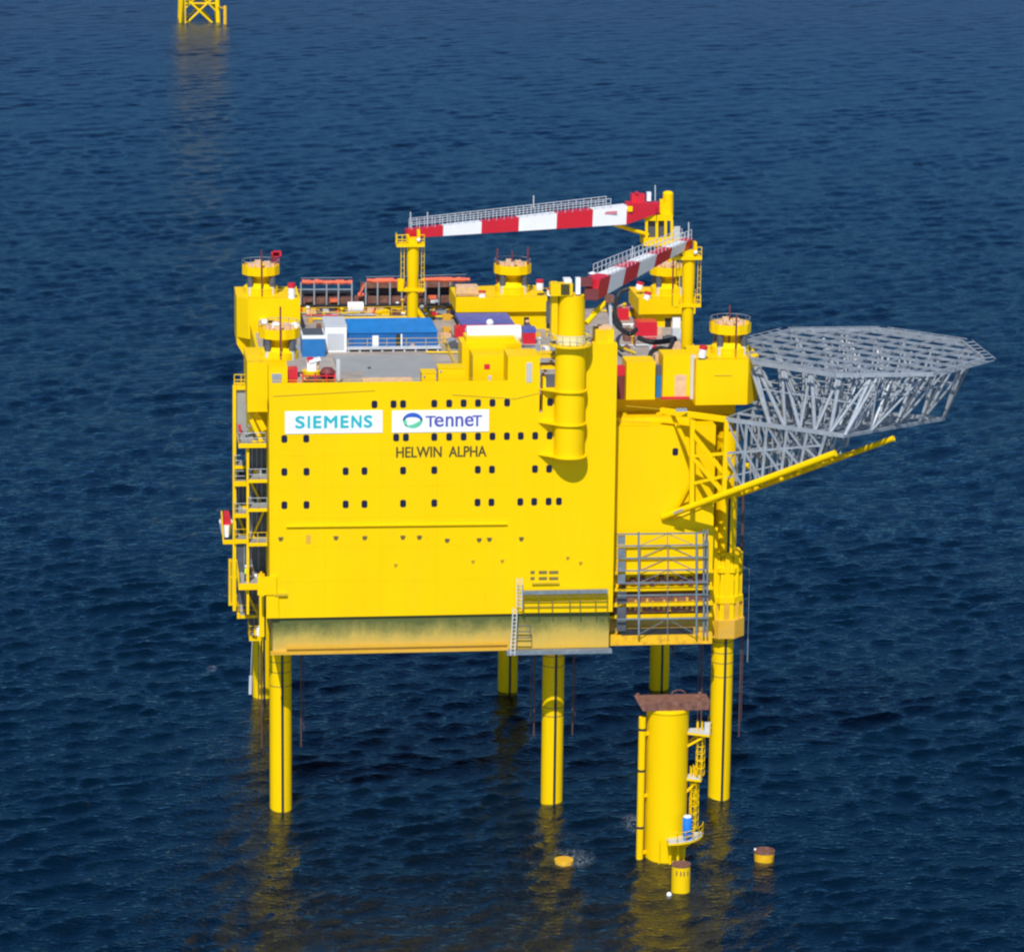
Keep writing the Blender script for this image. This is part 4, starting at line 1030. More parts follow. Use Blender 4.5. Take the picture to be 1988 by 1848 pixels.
# ventilation house with white tank
yv = -1.0
t = thing('ventilation_house', tuple(at(950, 740, Y=yv)), 'stepped yellow ventilation house with a pale tank on top beside the crane column', 'deck house')
b = MB(); b.bpx(918, 990, 690, 742, yv-2, 4, zmin=ZD1); b.build('body', YEL, t)
b = MB(); b.bpx(897, 1012, 668, 700, yv+2.02, 4, zmin=ZD1); b.bpx(905, 1000, 656, 672, yv+2.6, 3); b.build('upper_body', YEL, t)
b = MB(); a_ = at(906, 650, Y=yv+5); e = at(1010, 648, Y=yv+5); b.tube(a_, e, 0.95, 20); b.build('pale_tank', WHITE, t)
b = MB(); b.bpx(940, 951, 707, 717, yv-2.04, 0.035); b.build('warning_plate', RED, t)
b = MB(); b.bpx(982, 992, 716, 730, yv-2.3, 0.28); b.bpx(948, 954, 730, 742, yv-2.6, 0.3); b.build('junction_box', LGREY, t)
# indigo roofed container
yy = ypos(945, 662)
t = thing('roofed_container', tuple(at(945, 650, Y=yy)), 'white container with indigo blue roof and red edge under the yellow bridge', 'container')
b = MB(); b.bpx(900, 998, 634, 660, yy, 5.5, zmin=ZD1); b.build('body', WHITE, t)
za = at(945, 634, Y=yy).z
b = MB(); b.bpx(898, 1000, 631, 636, yy-0.08, 0.3); b.build('red_edge', RED, t)
b = MB(); xa, xb = at(896, 630, Y=yy).x, at(1000, 630, Y=yy).x; b.add([(xa, yy+0.24, za+0.22), (xb, yy+0.24, za+0.22), (xb-0.3, yy+5.6, za+0.5), (xa-0.2, yy+5.6, za+0.5), (xa, yy+0.24, za+0.05), (xb, yy+0.24, za+0.05), (xb-0.3, yy+5.6, za+0.05), (xa-0.2, yy+5.6, za+0.05)], [(0,1,2,3),(4,7,6,5),(0,4,5,1),(1,5,6,2),(2,6,7,3),(3,7,4,0)]); b.build('roof', INDIGO, t)
q = at(951, 632, Y=yy-1.0)
t = thing('radome', (q.x, yy-1, ZD1), 'tiny white dome on a post in front of the indigo container roof', 'antenna', 'white antenna domes')
MB().sphere((q.x, yy-1, q.z+0.3), 0.42, 16, 9).build('dome', WHITE, t); MB().tube((q.x, yy-1, ZD1), (q.x, yy-1, q.z), 0.1, 8).build('post', LGREY, t)
for x, lab in ((536, 'white antenna dome on the front left jack tower, left of the thin mast'), (572.5, 'white antenna dome on the front left jack tower, right of the thin mast')):
    q = at(x, 638, Y=0.8)
    t = thing('radome', (q.x, 0.8, q.z-0.9), lab, 'antenna', 'white antenna domes')
    MB().sphere(tuple(q), 0.66, 20, 11).build('dome', WHITE, t); MB().tube((q.x, 0.8, q.z-1.6), (q.x, 0.8, q.z-0.5), 0.22, 10).build('post', LGREY, t)

def box_thing(name, xa, xb, ya, yb, m, lab, cat, Y=None, depth=1.6, group=None, part2=None, zmin=None, lidname='lid'):
    yy = ypos((xa+xb)/2, yb) if Y is None else Y
    pa, pb = at(xa, (ya+yb)/2, Y=yy), at(xb, (ya+yb)/2, Y=yy); z0_ = at((xa+xb)/2, yb, Y=yy).z if zmin is None else zmin; z1_ = at((xa+xb)/2, ya, Y=yy).z
    t = thing(name, ((pa.x+pb.x)/2, yy, z0_), lab, cat, group)
    b = MB(); zc = z1_-(0.28*(z1_-z0_) if part2 else 0); b.box(pa.x, pb.x, yy, yy+depth, z0_, zc)
    for i in range(1, 4): x = pa.x+(pb.x-pa.x)*i/4; b.box(x-0.04, x+0.04, yy-0.04, yy-0.001, z0_+0.08, zc-0.08)
    b.build('body', m, t)
    if part2: MB().box(pa.x-0.03, pb.x+0.03, yy-0.03, yy+depth+0.03, zc, z1_).build(lidname, part2, t)
    return t
box_thing('tool_cabinet', 558, 578, 717, 743, RED, 'tall dark red tool cabinet beside the front left jack tower', 'cabinet', Y=-5.6, zmin=46.06)
box_thing('tool_cabinet', 884, 903, 636, 664, RED, 'red tool cabinet left of the pale tank', 'cabinet')
box_thing('tool_cabinet', 1016, 1040, 638, 668, RED, 'red and purple cabinet right of the pale tank', 'cabinet', part2=INDIGO)
t = box_thing('skip_container', 1236, 1276, 626, 653, RED, 'red open skip container before the back right jack tower', 'skip', depth=2.2)
box_thing('pallet_crate', 1276, 1284, 637, 652, PEACH, 'narrow plywood crate touching the right end of the red skip', 'crate', depth=1.0)
box_thing('plywood_crate', 1303, 1322, 668, 688, PEACH, 'bare plywood crate beside the right boom rest', 'crate', depth=1.4)
box_thing('plywood_crate', 1272, 1287, 690, 706, PEACH, 'bare plywood crate behind the gap between the ledge blocks', 'crate', Y=1.6, depth=1.2)
box_thing('steel_tank', 1306, 1322, 640, 657, LGREY, 'grey steel tank in front of the back right doorway', 'tank', depth=1.2)
box_thing('plywood_pack', 886, 928, 556, 577, PEACH, 'pack of plywood sheets on the left end of the yellow bridge', 'plywood pack', Y=38.2, depth=1.5, zmin=at(900, 577, Y=37.5).z+0.02)
box_thing('plywood_pack', 1163, 1186, 634, 645, PEACH, 'plywood pack on top of the corner block right of the crane column', 'plywood pack', Y=FY+0.9, depth=1.2, zmin=at(1174, 641, Y=FY+0.5).z)
box_thing('deck_bench', 528, 546, 726, 745, PLATE, 'grey steel bench with peach streaks at the front left deck corner', 'bench', Y=-6.3, depth=1.0, part2=STEEL, zmin=46.3, lidname='top')
box_thing('red_barrow', 1252-52, 1221, 601, 622, RED, 'small red power pack among the black hoses', 'power pack', depth=1.0)
box_thing('drum_stack', 1199, 1212, 712, 775, DRED, 'dark red drums stacked in the gap right of the corner block', 'drums', Y=-0.6, depth=1.0, part2=RED)
box_thing('gas_rack', 1274, 1284, 712, 772, BLUE2, 'narrow rack of blue and orange bottles between the two ledge blocks', 'rack', Y=-0.6, depth=0.8, part2=DSTEEL)
# life raft canisters on tower roofs
def canister(x, y, Y, lab, tilt=0, h=14):
    q = at(x, y, Y=Y); t = thing('liferaft_canister', tuple(q), lab, 'life raft', 'white and red life raft canisters')
    hh = h/18.0
    b = MB(); b.tube((q.x, Y, q.z), (q.x+tilt*0.5, Y, q.z+hh*0.7), 0.42, 14); b.build('canister', WHITE, t)
    b = MB(); b.tube((q.x+tilt*0.5, Y, q.z+hh*0.7), (q.x+tilt*0.7, Y, q.z+hh), 0.43, 14); b.build('cap', RED, t)
for x, y, Y, lab, h in ((566, 580, 37.9, 'white and red canister at the right roof edge of the back left tower', 32), (1048, 562, 38.4, 'white and red canister on the right end of the yellow bridge roof', 20), (1067, 574, 37.9, 'small white and red canister low at the right corner of the bridge', 15),
                     (936, 577, 38.0, 'white and red canister between plywood pack and ring on the bridge', 13), (1255, 582, 37.9, 'white and red canister at the left roof edge of the back right tower', 16), (1240, 562, 40.5, 'faded white and red canister left of the back right ring', 15), (1362, 694, -3.1, 'white and red canister at the left roof edge of the front right tower', 22)):
    canister(x, y, Y, lab, 0.3 if x > 1060 else 0, h)
t = thing('white_winch', tuple(at(605, 725, Y=-3)), 'white and red winch on a yellow base near the front left jack tower', 'winch')
b = MB(); b.bpx(596, 614, 703, 722, -2.4, 1.0); b.bar(at(600, 702, Y=-2.2), at(622, 696, Y=-2.2), 0.6, 0.3); b.build('drum_housing', WHITE, t)
b = MB(); b.bpx(597, 608, 696, 703, -2.45, 0.8); b.build('red_cover', RED, t)
b = MB(); b.lathe(tuple(at(605, 737, Y=-2)), [(0.5, 0), (0.95, 0.4), (1.0, 0.95)], 16); b.build('base', YEL, t)
b = MB(); b.bar(at(614, 722, Y=-2), at(619, 700, Y=-2), 0.2); b.bar(at(583, 727, Y=-3.4), at(600, 745, Y=-5), 0.14); b.build('frame', PEACH, t)
t = thing('pipe_rack', tuple(at(630, 742, Y=-5)), 'low red steel rack holding dark pipes behind the front wall', 'rack')
b = MB()
for x in (588, 612, 634, 650): b.bar(at(x, 748, Y=-5.5), at(x, 724, Y=-5.5), 0.14)
for y in (730, 738): b.bar(at(588, y, Y=-5.5), at(651, y, Y=-5.5), 0.12)
b.build('frame', RED, t)
b = MB()
for k in range(4): b.tube(at(590+k*3, 742-3*k, Y=-4.7+0.35*k), at(648, 741-3*k, Y=-4.7+0.35*k), 0.14, 8)
b.build('pipes', BLACK, t)
b = MB(); b.lathe(tuple(at(636, 722, Y=-4)), [(0.75, -0.3), (0.85, 0), (0.5, 0.4)], 14); b.build('hose_reel', DRED, t)

# storage rack with orange tarpaulins along the back edge
t = thing('storage_rack', tuple(at(745, 590, Y=49.0)), 'long rack of rusty steel with orange tarpaulins along the far deck edge', 'rack')
def rk(y): return at(700, y, Y=49.0).z
b = MB()
for x in (584, 610, 634, 657, 683, 710, 733, 757, 780, 826, 852, 874): b.bar(at(x, 548, Y=48.7), at(x, 592, Y=48.7), 0.16)
b.bar(at(584, 562, Y=48.7), at(684, 562, Y=48.7), 0.12); b.bar(at(584, 540, Y=48.8), at(684, 539, Y=48.8), 0.05); b.bar(at(710, 538, Y=48.8), at(905, 533, Y=48.8), 0.05)
b.build('post', STEEL, t)
b = MB()
b.bpx(584, 880, 577, 590, 49.4, 1.4); b.build('stacked_beams', RUST, t)
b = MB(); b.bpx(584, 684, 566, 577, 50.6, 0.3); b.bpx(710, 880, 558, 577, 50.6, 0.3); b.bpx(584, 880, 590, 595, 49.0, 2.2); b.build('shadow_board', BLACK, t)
b = MB(); b.bpx(700, 880, 548, 559, 50.2, 0.5); b.build('upper_beams', RUST, t)
rnd = random.Random(3)
def tarp(xa, xb, ya, yb, Y):
    b = MB(); n = max(2, int((xb-xa)/8)); 
    for i in range(n):
        u0, u1 = xa+(xb-xa)*i/n, xa+(xb-xa)*(i+1)/n; j = rnd.uniform(-1.2, 1.2)
        p, q = at(u0, (ya+yb)/2+j, Y=Y), at(u1, (ya+yb)/2+j*0.3, Y=Y)
        b.tube(p, q, 0.24+rnd.uniform(-0.05, 0.08), 8)
    b.build('tarpaulin', ORANGE, t)
tarp(586, 684, 544, 552, 48.9); tarp(712, 782, 541, 549, 48.9); tarp(818, 912, 538, 548, 48.9); tarp(695, 706, 568, 576, 48.8)
b = MB(); b.bar(at(697, 574, Y=48.7), at(707, 552, Y=48.7), 0.5, 0.2); b.build('tarpaulin', ORANGE, t)
for x, y, m_ in ((648, 584, ORANGE), (840, 578, ORANGE), (843, 586, WHITE), (600, 584, RUST), (815, 566, ORANGE)):
    b = MB(); b.bpx(x-7, x+7, y-3, y+3, 48.8, 0.6); b.build('bundle', m_, t)
# scattered deck cargo at the back
rnd = random.Random(11)
cl = [('grey deck crate', LGREY), ('brown deck crate', RUST), ('ochre deck crate', OCHRE), ('plywood deck crate', PEACH)]
spots = [(588, 607, 12, 6, 1, 'rusty brown crate nearest the back left tower on the far deck'), (612, 601, 14, 5, 3, 'pale plywood crate on the far deck under the orange tarpaulins'), (633, 612, 12, 8, 0, 'grey crate on the far deck behind the white cabin'),
         (655, 604, 10, 6, 2, 'ochre crate on the far deck left of the white tank'), (738, 605, 16, 5, 3, 'long plywood crate on the far deck right of the red sheet'), (765, 611, 12, 6, 0, 'grey crate on the far deck left of the boom rest foot'), (850, 606, 18, 8, 2, 'long ochre crate on the far deck right of the boom rest stay'),
         (868, 622, 16, 9, 2, 'ochre crate on the deck right of the blue shelter'), (868, 650, 14, 12, 2, 'tall ochre crate between the blue shelter and the white container'), (620, 640, 9, 8, 1, 'brown crate on the deck left of the white cabin'), (603, 628, 8, 7, 2, 'ochre crate beside the back left tower door')]
for x, y, wpx, hpx, k, lab in spots:
    box_thing('deck_crate', x-wpx/2, x+wpx/2, y-hpx, y, cl[k][1], lab, 'crate', depth=1.3, group='crates scattered on the deck')
t = thing('round_tank', tuple(at(690, 612, Z=ZD1)), 'pale round tank lying on the far deck behind the blue shelter', 'tank')
q = at(690, 610, Z=ZD1); MB().tube((q.x-0.9, q.y, ZD1+0.75), (q.x+0.9, q.y, ZD1+0.75), 0.7, 16).build('shell', WHITE, t); MB().box(q.x-0.8, q.x+0.8, q.y-0.5, q.y+0.5, ZD1, ZD1+0.2).build('cradle', STEEL, t)
b = MB(); q = at(709, 603, Z=ZD1); b.add([(q.x-0.9, q.y-0.8, ZD1+0.1), (q.x+0.9, q.y-0.7, ZD1+0.1), (q.x+0.9, q.y+0.8, ZD1+0.3), (q.x-0.8, q.y+0.7, ZD1+0.2), (q.x, q.y, ZD1+0.8)], [(0,1,4),(1,2,4),(2,3,4),(3,0,4),(3,2,1,0)])
tag(b.build('red_sheet', RED, None, base=tuple(q)), 'bright red sheet thrown over cargo beside the round tank', 'sheet')
# random deck clutter: boxes, vents and pipes, named in turn whatever their shape
rnd = random.Random(21)
occupied = [(575, 850, 615, 700), (880, 1015, 605, 745), (1228, 1330, 615, 660), (1085, 1200, 560, 760)]
cols = [YEL2, LGREY, STEEL, DSTEEL, RUST, PEACH, OCHRE, RED, WHITE]
n_f = 0
names_ = ['deck_fitting', 'deck_clutter', 'deck_sundry']
while n_f < 210:
    x, y = rnd.uniform(560, 1330), rnd.choice([rnd.uniform(596, 622), rnd.uniform(600, 690), rnd.uniform(596, 612)])
    if any(a_ < x < b_ and c_ < y < d_ for a_, b_, c_, d_ in occupied): continue
    q = at(x, y, Z=ZD1)
    if not (0 < q.x < 46.5 and 2 < q.y < 50): continue
    b = MB(); k = rnd.random(); m_ = cols[int(rnd.random()**1.5*len(cols)) % len(cols)]
    if k < 0.5:
        w_, d_, h_ = rnd.uniform(0.15, 0.75), rnd.uniform(0.15, 0.6), rnd.uniform(0.15, 0.75); b.box(q.x-w_, q.x+w_, q.y-d_, q.y+d_, ZD1, ZD1+h_); b.box(q.x-w_*0.5, q.x+w_*0.3, q.y-d_*0.5, q.y+d_*0.5, ZD1+h_, ZD1+h_+0.15)
    elif k < 0.75:
        h_ = rnd.uniform(0.5, 1.6); b.tube((q.x, q.y, ZD1), (q.x, q.y, ZD1+h_), 0.12, 8); b.lathe((q.x, q.y, ZD1+h_-0.05), [(0.12, 0), (0.26, 0.05), (0.2, 0.22), (0.03, 0.26)], 10)
    else:
        w_ = rnd.uniform(0.8, 2.6); b.tube((q.x-w_, q.y, ZD1+0.2), (q.x+w_, q.y+rnd.uniform(-0.5, 0.5), ZD1+0.2), 0.1, 8); b.box(q.x-0.1, q.x+0.1, q.y-0.15, q.y+0.15, ZD1, ZD1+0.12)
    b.build(names_[n_f % 3], m_, P); n_f += 1
for k, (p_, q_, m_) in enumerate([((2, 30), (2, 44), YEL2), ((2.6, 30), (2.6, 44), LGREY), ((21, 16), (21, 36), RUST), ((32, 10), (33, 40), STEEL), ((33, 6), (38, 34), DSTEEL), ((36, 5), (44, 8.5), RUST), ((6, 44), (30, 45), YEL2), ((35, 36), (40, 22), YEL2)]):
    b = MB(); z = ZD1+0.3; b.tube((p_[0], p_[1], z), (q_[0], q_[1], z), 0.13, 8)
    for u in np.linspace(0.05, 0.95, 6): X_, Y_ = p_[0]+(q_[0]-p_[0])*u, p_[1]+(q_[1]-p_[1])*u; b.box(X_-0.08, X_+0.08, Y_-0.08, Y_+0.08, ZD1, z)
    b.build('pipe_run', m_, P)
MB().rail([(8.9, -0.5, ZD1), (8.9, 6, ZD1)], 1.1, 1.5, 0.035).build('deck_railing', YEL2, P)
MB().rail([(19.6, 9, ZD1), (19.6, 30, ZD1)], 1.1, 1.8, 0.035).build('deck_railing', YEL2, P)
MB().rail([(4.5, 46.5, ZD1), (21.5, 46.8, ZD1)], 1.1, 1.5, 0.035).build('deck_railing', YEL2, P)
MB().rail([(33.9, 1.5, ZD1), (42.5, 1.5, ZD1)], 1.0, 1.5, 0.03).build('deck_railing', YEL2, P)
MB().rail([(WL+0.2, FY+0.15, ZT), (at(986, 726, Y=FY).x-0.3, FY+0.15, ZT)], 0.28, 2.5, 0.02, mids=0).build('kick_rail', YEL2, P)
# black hoses
rnd = random.Random(4)
def hose(pts, r, lab):
    P_ = []
    for i in range(len(pts)-1):
        p0_, p1_, p2_, p3_ = pts[max(i-1, 0)], pts[i], pts[i+1], pts[min(i+2, len(pts)-1)]
        for s in range(6):
            u = s/6; P_.append(0.5*((2*p1_)+(p2_-p0_)*u+(2*p0_-5*p1_+4*p2_-p3_)*u*u+(3*p1_-p0_-3*p2_+p3_)*u**3))
    P_.append(pts[-1])
    b = MB(); b.path(P_, r, 8); tag(b.build('rubber_hose', BLACK, None, base=tuple(pts[0])), lab, 'hose', 'black rubber hoses on the deck')
hose([at(1180, 590, Y=24), at(1186, 612, Y=22), at(1200, 634, Y=19), at(1222, 648, Y=16.5), at(1235, 640, Y=17.5)], 0.28, 'thick black hose looping down beside the crane column to the red skip')
hose([at(1222, 560, Y=30), at(1206, 566, Y=30), at(1196, 585, Y=29), at(1194, 610, Y=25), at(1205, 632, Y=21)], 0.24, 'grey-black hose arching from the back right tower to the deck')
hose([at(1240, 656, Y=15), at(1262, 664, Y=13.5), at(1290, 663, Y=13.5), at(1312, 658, Y=14)], 0.3, 'black hose lying below the red skip')
hose([at(1260, 700, Y=2.8), at(1266, 682, Y=7), at(1283, 676, Y=9), at(1298, 678, Y=9), at(1306, 664, Y=12)], 0.26, 'black hose curling beside the plywood crate by the boom rest')
# frame stand for the hoses
t = thing('hose_stand', tuple(at(1182, 582, Y=24)), 'rusty post holding up the black hoses', 'stand')
b = MB(); b.bar(at(1186, 640, Y=20), at(1184, 588, Y=20), 0.3); b.build('post', LGREY, t); MB().bpx(1175, 1192, 574, 588, 19.6, 0.8).build('head', RUST, t)

# two workers on the gallery
def person(x, y, Y, vest, lab, lean=0.0, cloth=CLOTH):
    q = at(x, y, Y=Y); q.z = at(x, y, Y=Y).z
    V = [(0,0,0.95), (0,0,1.2), (0,0,1.45), (0,0,1.56), (0,0,1.70), (-0.2,0,1.43), (-0.29,-0.05,1.15), (-0.22,-0.22,0.95), (0.2,0,1.43), (0.28,-0.06,1.15), (0.2,-0.24,0.98), (-0.1,0,0.9), (-0.12,-0.03,0.5), (-0.13,0.02,0.07), (-0.13,-0.16,0.03), (0.1,0,0.9), (0.12,-0.02,0.5), (0.14,0.02,0.07), (0.14,-0.16,0.03)]
    E_ = [(0,1),(1,2),(2,3),(3,4),(2,5),(5,6),(6,7),(2,8),(8,9),(9,10),(0,11),(11,12),(12,13),(13,14),(0,15),(15,16),(16,17),(17,18)]
    R_ = [0.15,0.15,0.16,0.07,0.11,0.075,0.06,0.045,0.075,0.06,0.045,0.10,0.075,0.06,0.05,0.10,0.075,0.06,0.05]
    me = bpy.data.meshes.new('person'); me.from_pydata([(v[0]+lean*v[2]*0.1, v[1], v[2]) for v in V], E_, []); me.update()
    o = bpy.data.objects.new('person', me); COL.objects.link(o); o.location = q
    md = o.modifiers.new('skin', 'SKIN'); sv = me.skin_vertices[0].data
    for i, r_ in enumerate(R_): sv[i].radius = (r_, r_*0.8 if i < 3 else r_)
    sv[0].use_root = True
    ms = o.modifiers.new('sub', 'SUBSURF'); ms.levels = 1; ms.render_levels = 1
    bpy.context.view_layer.update()
    m2 = bpy.data.meshes.new_from_object(o.evaluated_get(bpy.context.evaluated_depsgraph_get())); o.modifiers.clear(); o.data = m2
    m2.materials.clear(); m2.materials.append(cloth); m2.materials.append(SKIN)
    for p in m2.polygons:
        p.use_smooth = True; c_ = p.center
        p.material_index = 1 if (c_.z > 1.55 or (c_.y < -0.17 and 0.9 < c_.z < 1.05)) else 0
    tag(o, lab, 'person'); ORIG[o.name] = Vector(q)
    b = MB(); cx = q.x+lean*0.17
    b.lathe((cx, q.y, q.z), [(0.135, 1.70), (0.135, 1.78), (0.09, 1.86), (0.02, 1.88)], 14); b.build('helmet', WHITE, o)
    if vest: b = MB(); b.lathe((q.x+lean*0.12, q.y, q.z), [(0.175, 0.98), (0.18, 1.25), (0.19, 1.45), (0.10, 1.52)], 14, cap=False); b.build('vest', HIVIS, o)
    return o
fz = at(480, 1134, Y=-3.2)
person(478, 1131, -3.0, True, 'person in a yellow vest and white helmet standing on the side gallery')
person(486, 1130, -2.4, False, 'person in dark brown clothes and helmet beside the one in the yellow vest', 0.5, BROWN)

# ------------------------------------------------------------------ monopile with landing
mc = at(1296, 1673, Z=0); mx, my = mc.x, mc.y+1.9; MR = 2.12
def mz(y): return at(1296, y, Y=my-MR).z
ztop = mz(1388)
mp_ = thing('mooring_pile', (mx, my, 0), 'thick yellow pile with a rusty top slab, ladders and a boat landing', 'pile')
b = MB(); b.lathe((mx, my, 0), [(MR, -5), (MR, ztop), (MR+0.08, ztop), (MR+0.08, ztop+0.15), (MR, ztop+0.15), (MR*0.98, ztop+0.3)], 56); b.build('shaft', YEL, mp_)
xa, xb = at(1241, 1352, Y=my-2.4).x, at(1382, 1352, Y=my-2.4).x
zt2 = at(1310, 1367, Y=my-1.6).z
zt2 = ztop+1.2
b = MB(); b.prism_y([(xa+0.55, ztop+0.3), (xb-0.15, ztop+0.3), (xb, zt2), (xa, zt2)], my-1.6, my+1.1)
for u in range(6): X_ = xa+0.9+(xb-xa-1.6)*u/5; b.box(X_-0.06, X_+0.06, my-1.68, my-1.602, ztop+0.34, zt2-0.06)
b.build('top_slab', RUST, mp_)
b = MB()
for sx in (xa+0.4, xb-0.6): 
    for sy_ in (-1.2, 1.1): b.lathe((sx, my+sy_, zt2), [(0.2, 0), (0.2, 0.12), (0.1, 0.18)], 10)
b.path([(mx+1.2+0.7*math.cos(t_), my+1.0, zt2+0.45*math.sin(t_)) for t_ in np.linspace(0, math.pi, 9)], 0.06, 6)
b.build('slab_fitting', RUST, mp_)
# fender tube at left
xf = at(1245, 1500, Y=my-0.8).x
b = MB(); b.tube((xf, my-0.8, -2), (xf, my-0.8, mz(1398)), 0.36, 16)
for y in (1425, 1545, 1655): z = at(1245, y, Y=my-0.8).z; b.bar((xf, my-0.8, z), (mx-MR+0.2, my-0.5, z), 0.3)
b.build('fender_tube', YEL, mp_)
b = MB()
for y in (1415, 1495, 1605): z = at(1245, y, Y=my-0.8).z; b.tube((xf, my-0.8, z-0.12), (xf, my-0.8, z+0.12), 0.38, 16)
b.build('fender_clamp', BLACK, mp_)
# platforms at right
def ring(name, z, r, a0, a1, th=0.22):
    b = MB(); n = 16
    vs = []; 
    for i in range(n+1):
        t = math.radians(a0+(a1-a0)*i/n)
        for rr, zz in ((MR-0.05, z-th), (r, z-th), (r, z), (MR-0.05, z)): vs.append((mx+rr*math.cos(t), my+rr*math.sin(t), zz))
    fs = []
    for i in range(n):
        for k in range(4): a_ = 4*i+k; b2 = 4*i+(k+1) % 4; fs.append((a_, b2, b2+4, a_+4))
    fs += [(3,2,1,0), (4*n, 4*n+1, 4*n+2, 4*n+3)]
    b.add(vs, fs); o = b.build(name, [YEL], mp_)
    b = MB(); b.add([(v[0], v[1], v[2]+0.004) for i, v in enumerate(vs) if i % 4 in (2, 3)], [(2*i, 2*i+1, 2*i+3, 2*i+2) for i in range(n)]); b.build('grating', LGREY, o)
    pts = [(mx+(r-0.05)*math.cos(math.radians(a0+(a1-a0)*i/6)), my+(r-0.05)*math.sin(math.radians(a0+(a1-a0)*i/6)), z) for i in range(7)]
    b = MB(); b.rail(pts, 1.05, 1.0, 0.045); b.build('railing', YEL2, o)
    return o
zA = at(1360, 1415, Y=my).z; zB = at(1350, 1505, Y=my).z; zC = at(1340, 1618, Y=my-1).z
ring('landing', zA, MR+2.35, -28, 12); ring('landing', zB, MR+1.5, -25, 15); ring('landing', zC, MR+1.75, -95, -8)
for t0_, z, rr in ((-22, zA, 1.9), (8, zA, 1.9), (-15, zB, 1.1), (-20, zC, 1.3), (-60, zC, 1.3)):
    t = math.radians(t0_); b = MB(); b.bar((mx+(MR-0.05)*math.cos(t), my+(MR-0.05)*math.sin(t), z-1.5), (mx+(MR+rr)*math.cos(t), my+(MR+rr)*math.sin(t), z-0.2), 0.22); b.build('landing_bracket', YEL, mp_)
b = MB()
for (z0_, z1_, ang, rr) in ((zB, zA, -8, MR+0.9), (zC, zB, -5, MR+0.35), (zB-3.2, zB, 4, MR+0.7)):
    t = math.radians(ang); cx_, cy_ = mx+rr*math.cos(t), my+rr*math.sin(t)
    for s in (-0.25, 0.25): b.tube((cx_, cy_+s, z0_), (cx_, cy_+s, z1_+1), 0.07, 6); b.tube((cx_+0.45, cy_+s, z0_), (cx_+0.45, cy_+s, z1_+1), 0.05, 6)
    k = int((z1_-z0_)/0.45)
    for i in range(k): b.tube((cx_, cy_-0.25, z0_+0.45*i), (cx_, cy_+0.25, z0_+0.45*i), 0.045, 5)
    for i in range(0, k, 2): b.tube((cx_, cy_-0.25, z0_+0.45*i), (cx_+0.45, cy_-0.25, z0_+0.45*i), 0.045, 5)
b.build('ladder', YEL2, mp_)
b = MB()
for (z0_, z1_, ang, rr) in ((zB+0.3, zA-0.2, -12, MR+1.25), (zC+0.6, zB-0.3, -10, MR+0.75)):
    t = math.radians(ang); cx_, cy_ = mx+rr*math.cos(t), my+rr*math.sin(t)
    for k in range(5): a_ = k*1.257; b.tube((cx_+0.42*math.cos(a_), cy_+0.42*math.sin(a_), z0_), (cx_+0.42*math.cos(a_), cy_+0.42*math.sin(a_), z1_), 0.045, 5)
    zz = z0_
    while zz < z1_: b.lathe((cx_, cy_, zz), [(0.40, 0), (0.46, 0), (0.46, 0.08), (0.40, 0.08)], 12, cap=False); zz += 0.75
b.build('ladder_cage', YEL2, mp_)
b = MB(); q_ = Vector((mx+MR+1.9, my-0.4, zA)); b.box(q_.x-0.35, q_.x+0.3, q_.y-0.3, q_.y+0.3, zA+0.01, zA+0.8); b.build('equipment_box', LGREY, mp_)
b = MB(); t = math.radians(-78)
for dt in (-9, 9): tt = t+math.radians(dt); b.tube((mx+(MR+0.5)*math.cos(tt), my+(MR+0.5)*math.sin(tt), -2), (mx+(MR+0.5)*math.cos(tt), my+(MR+0.5)*math.sin(tt), zC-0.2), 0.14, 8)
for dt in (-34, 30): tt = t+math.radians(dt); b.tube((mx+(MR+0.35)*math.cos(tt), my+(MR+0.35)*math.sin(tt), -2), (mx+(MR+0.35)*math.cos(tt), my+(MR+0.35)*math.sin(tt), zC-0.2), 0.08, 8)
b.build('boat_landing', YEL, mp_)
# blue drum cabinet on the landing
q = at(1334, 1615, Y=my-MR-0.6)
dr = thing('blue_drum', (q.x, my-MR-0.6, zC), 'bright blue plastic drum cabinet on the pile landing', 'drum')
zz1 = at(1334, 1583, Y=my-MR-0.6).z
b = MB(); b.lathe((q.x, my-MR-0.6, 0), [(0.42, zC+0.35), (0.48, zC+0.5), (0.48, zz1-0.25), (0.4, zz1-0.1)], 22); b.build('body', BARREL, dr)
b = MB()
for s in (-0.26, 0.26): b.box(q.x+s-0.09, q.x+s+0.09, my-MR-0.9, my-MR-0.3, zC+0.01, zC+0.36)
b.build('foot', BARREL, dr)
b = MB(); b.lathe((q.x, my-MR-0.6, 0), [(0.43, zz1-0.1), (0.36, zz1), (0.05, zz1+0.03)], 22); b.build('lid', WHITE, dr)
# small piles and floats
q = at(1324, 1736, Z=0); r = 0.93
zs = at(1324, 1676, Y=q.y+r).z
sp = thing('small_pile', (q.x, q.y+r, 0), 'small upright yellow pile stub with rusty rim in front of the thick pile', 'pile')
b = MB(); b.lathe((q.x, q.y+r, 0), [(r, -3), (r, zs-0.15)], 36); b.build('shaft', YEL2, sp)
b = MB(); b.lathe((q.x, q.y+r, zs), [(r+0.02, -0.16), (r+0.02, 0.02), (r-0.2, 0.02), (r-0.25, -0.15)], 36); b.lathe((q.x, q.y+r, zs-0.12), [(0.01, 0), (r-0.1, 0)], 30, cap=False); b.build('rim', RUST, sp)
b = MB()
for t in (-125, -100, -80, -55):
    a_ = math.radians(t); b.bar((q.x+(r+0.005)*math.cos(a_), q.y+r+(r+0.005)*math.sin(a_), zs-0.95), (q.x+(r+0.005)*math.cos(a_), q.y+r+(r+0.005)*math.sin(a_), zs-0.5), 0.12, 0.05)
b.build('rust_mark', RUST, sp)
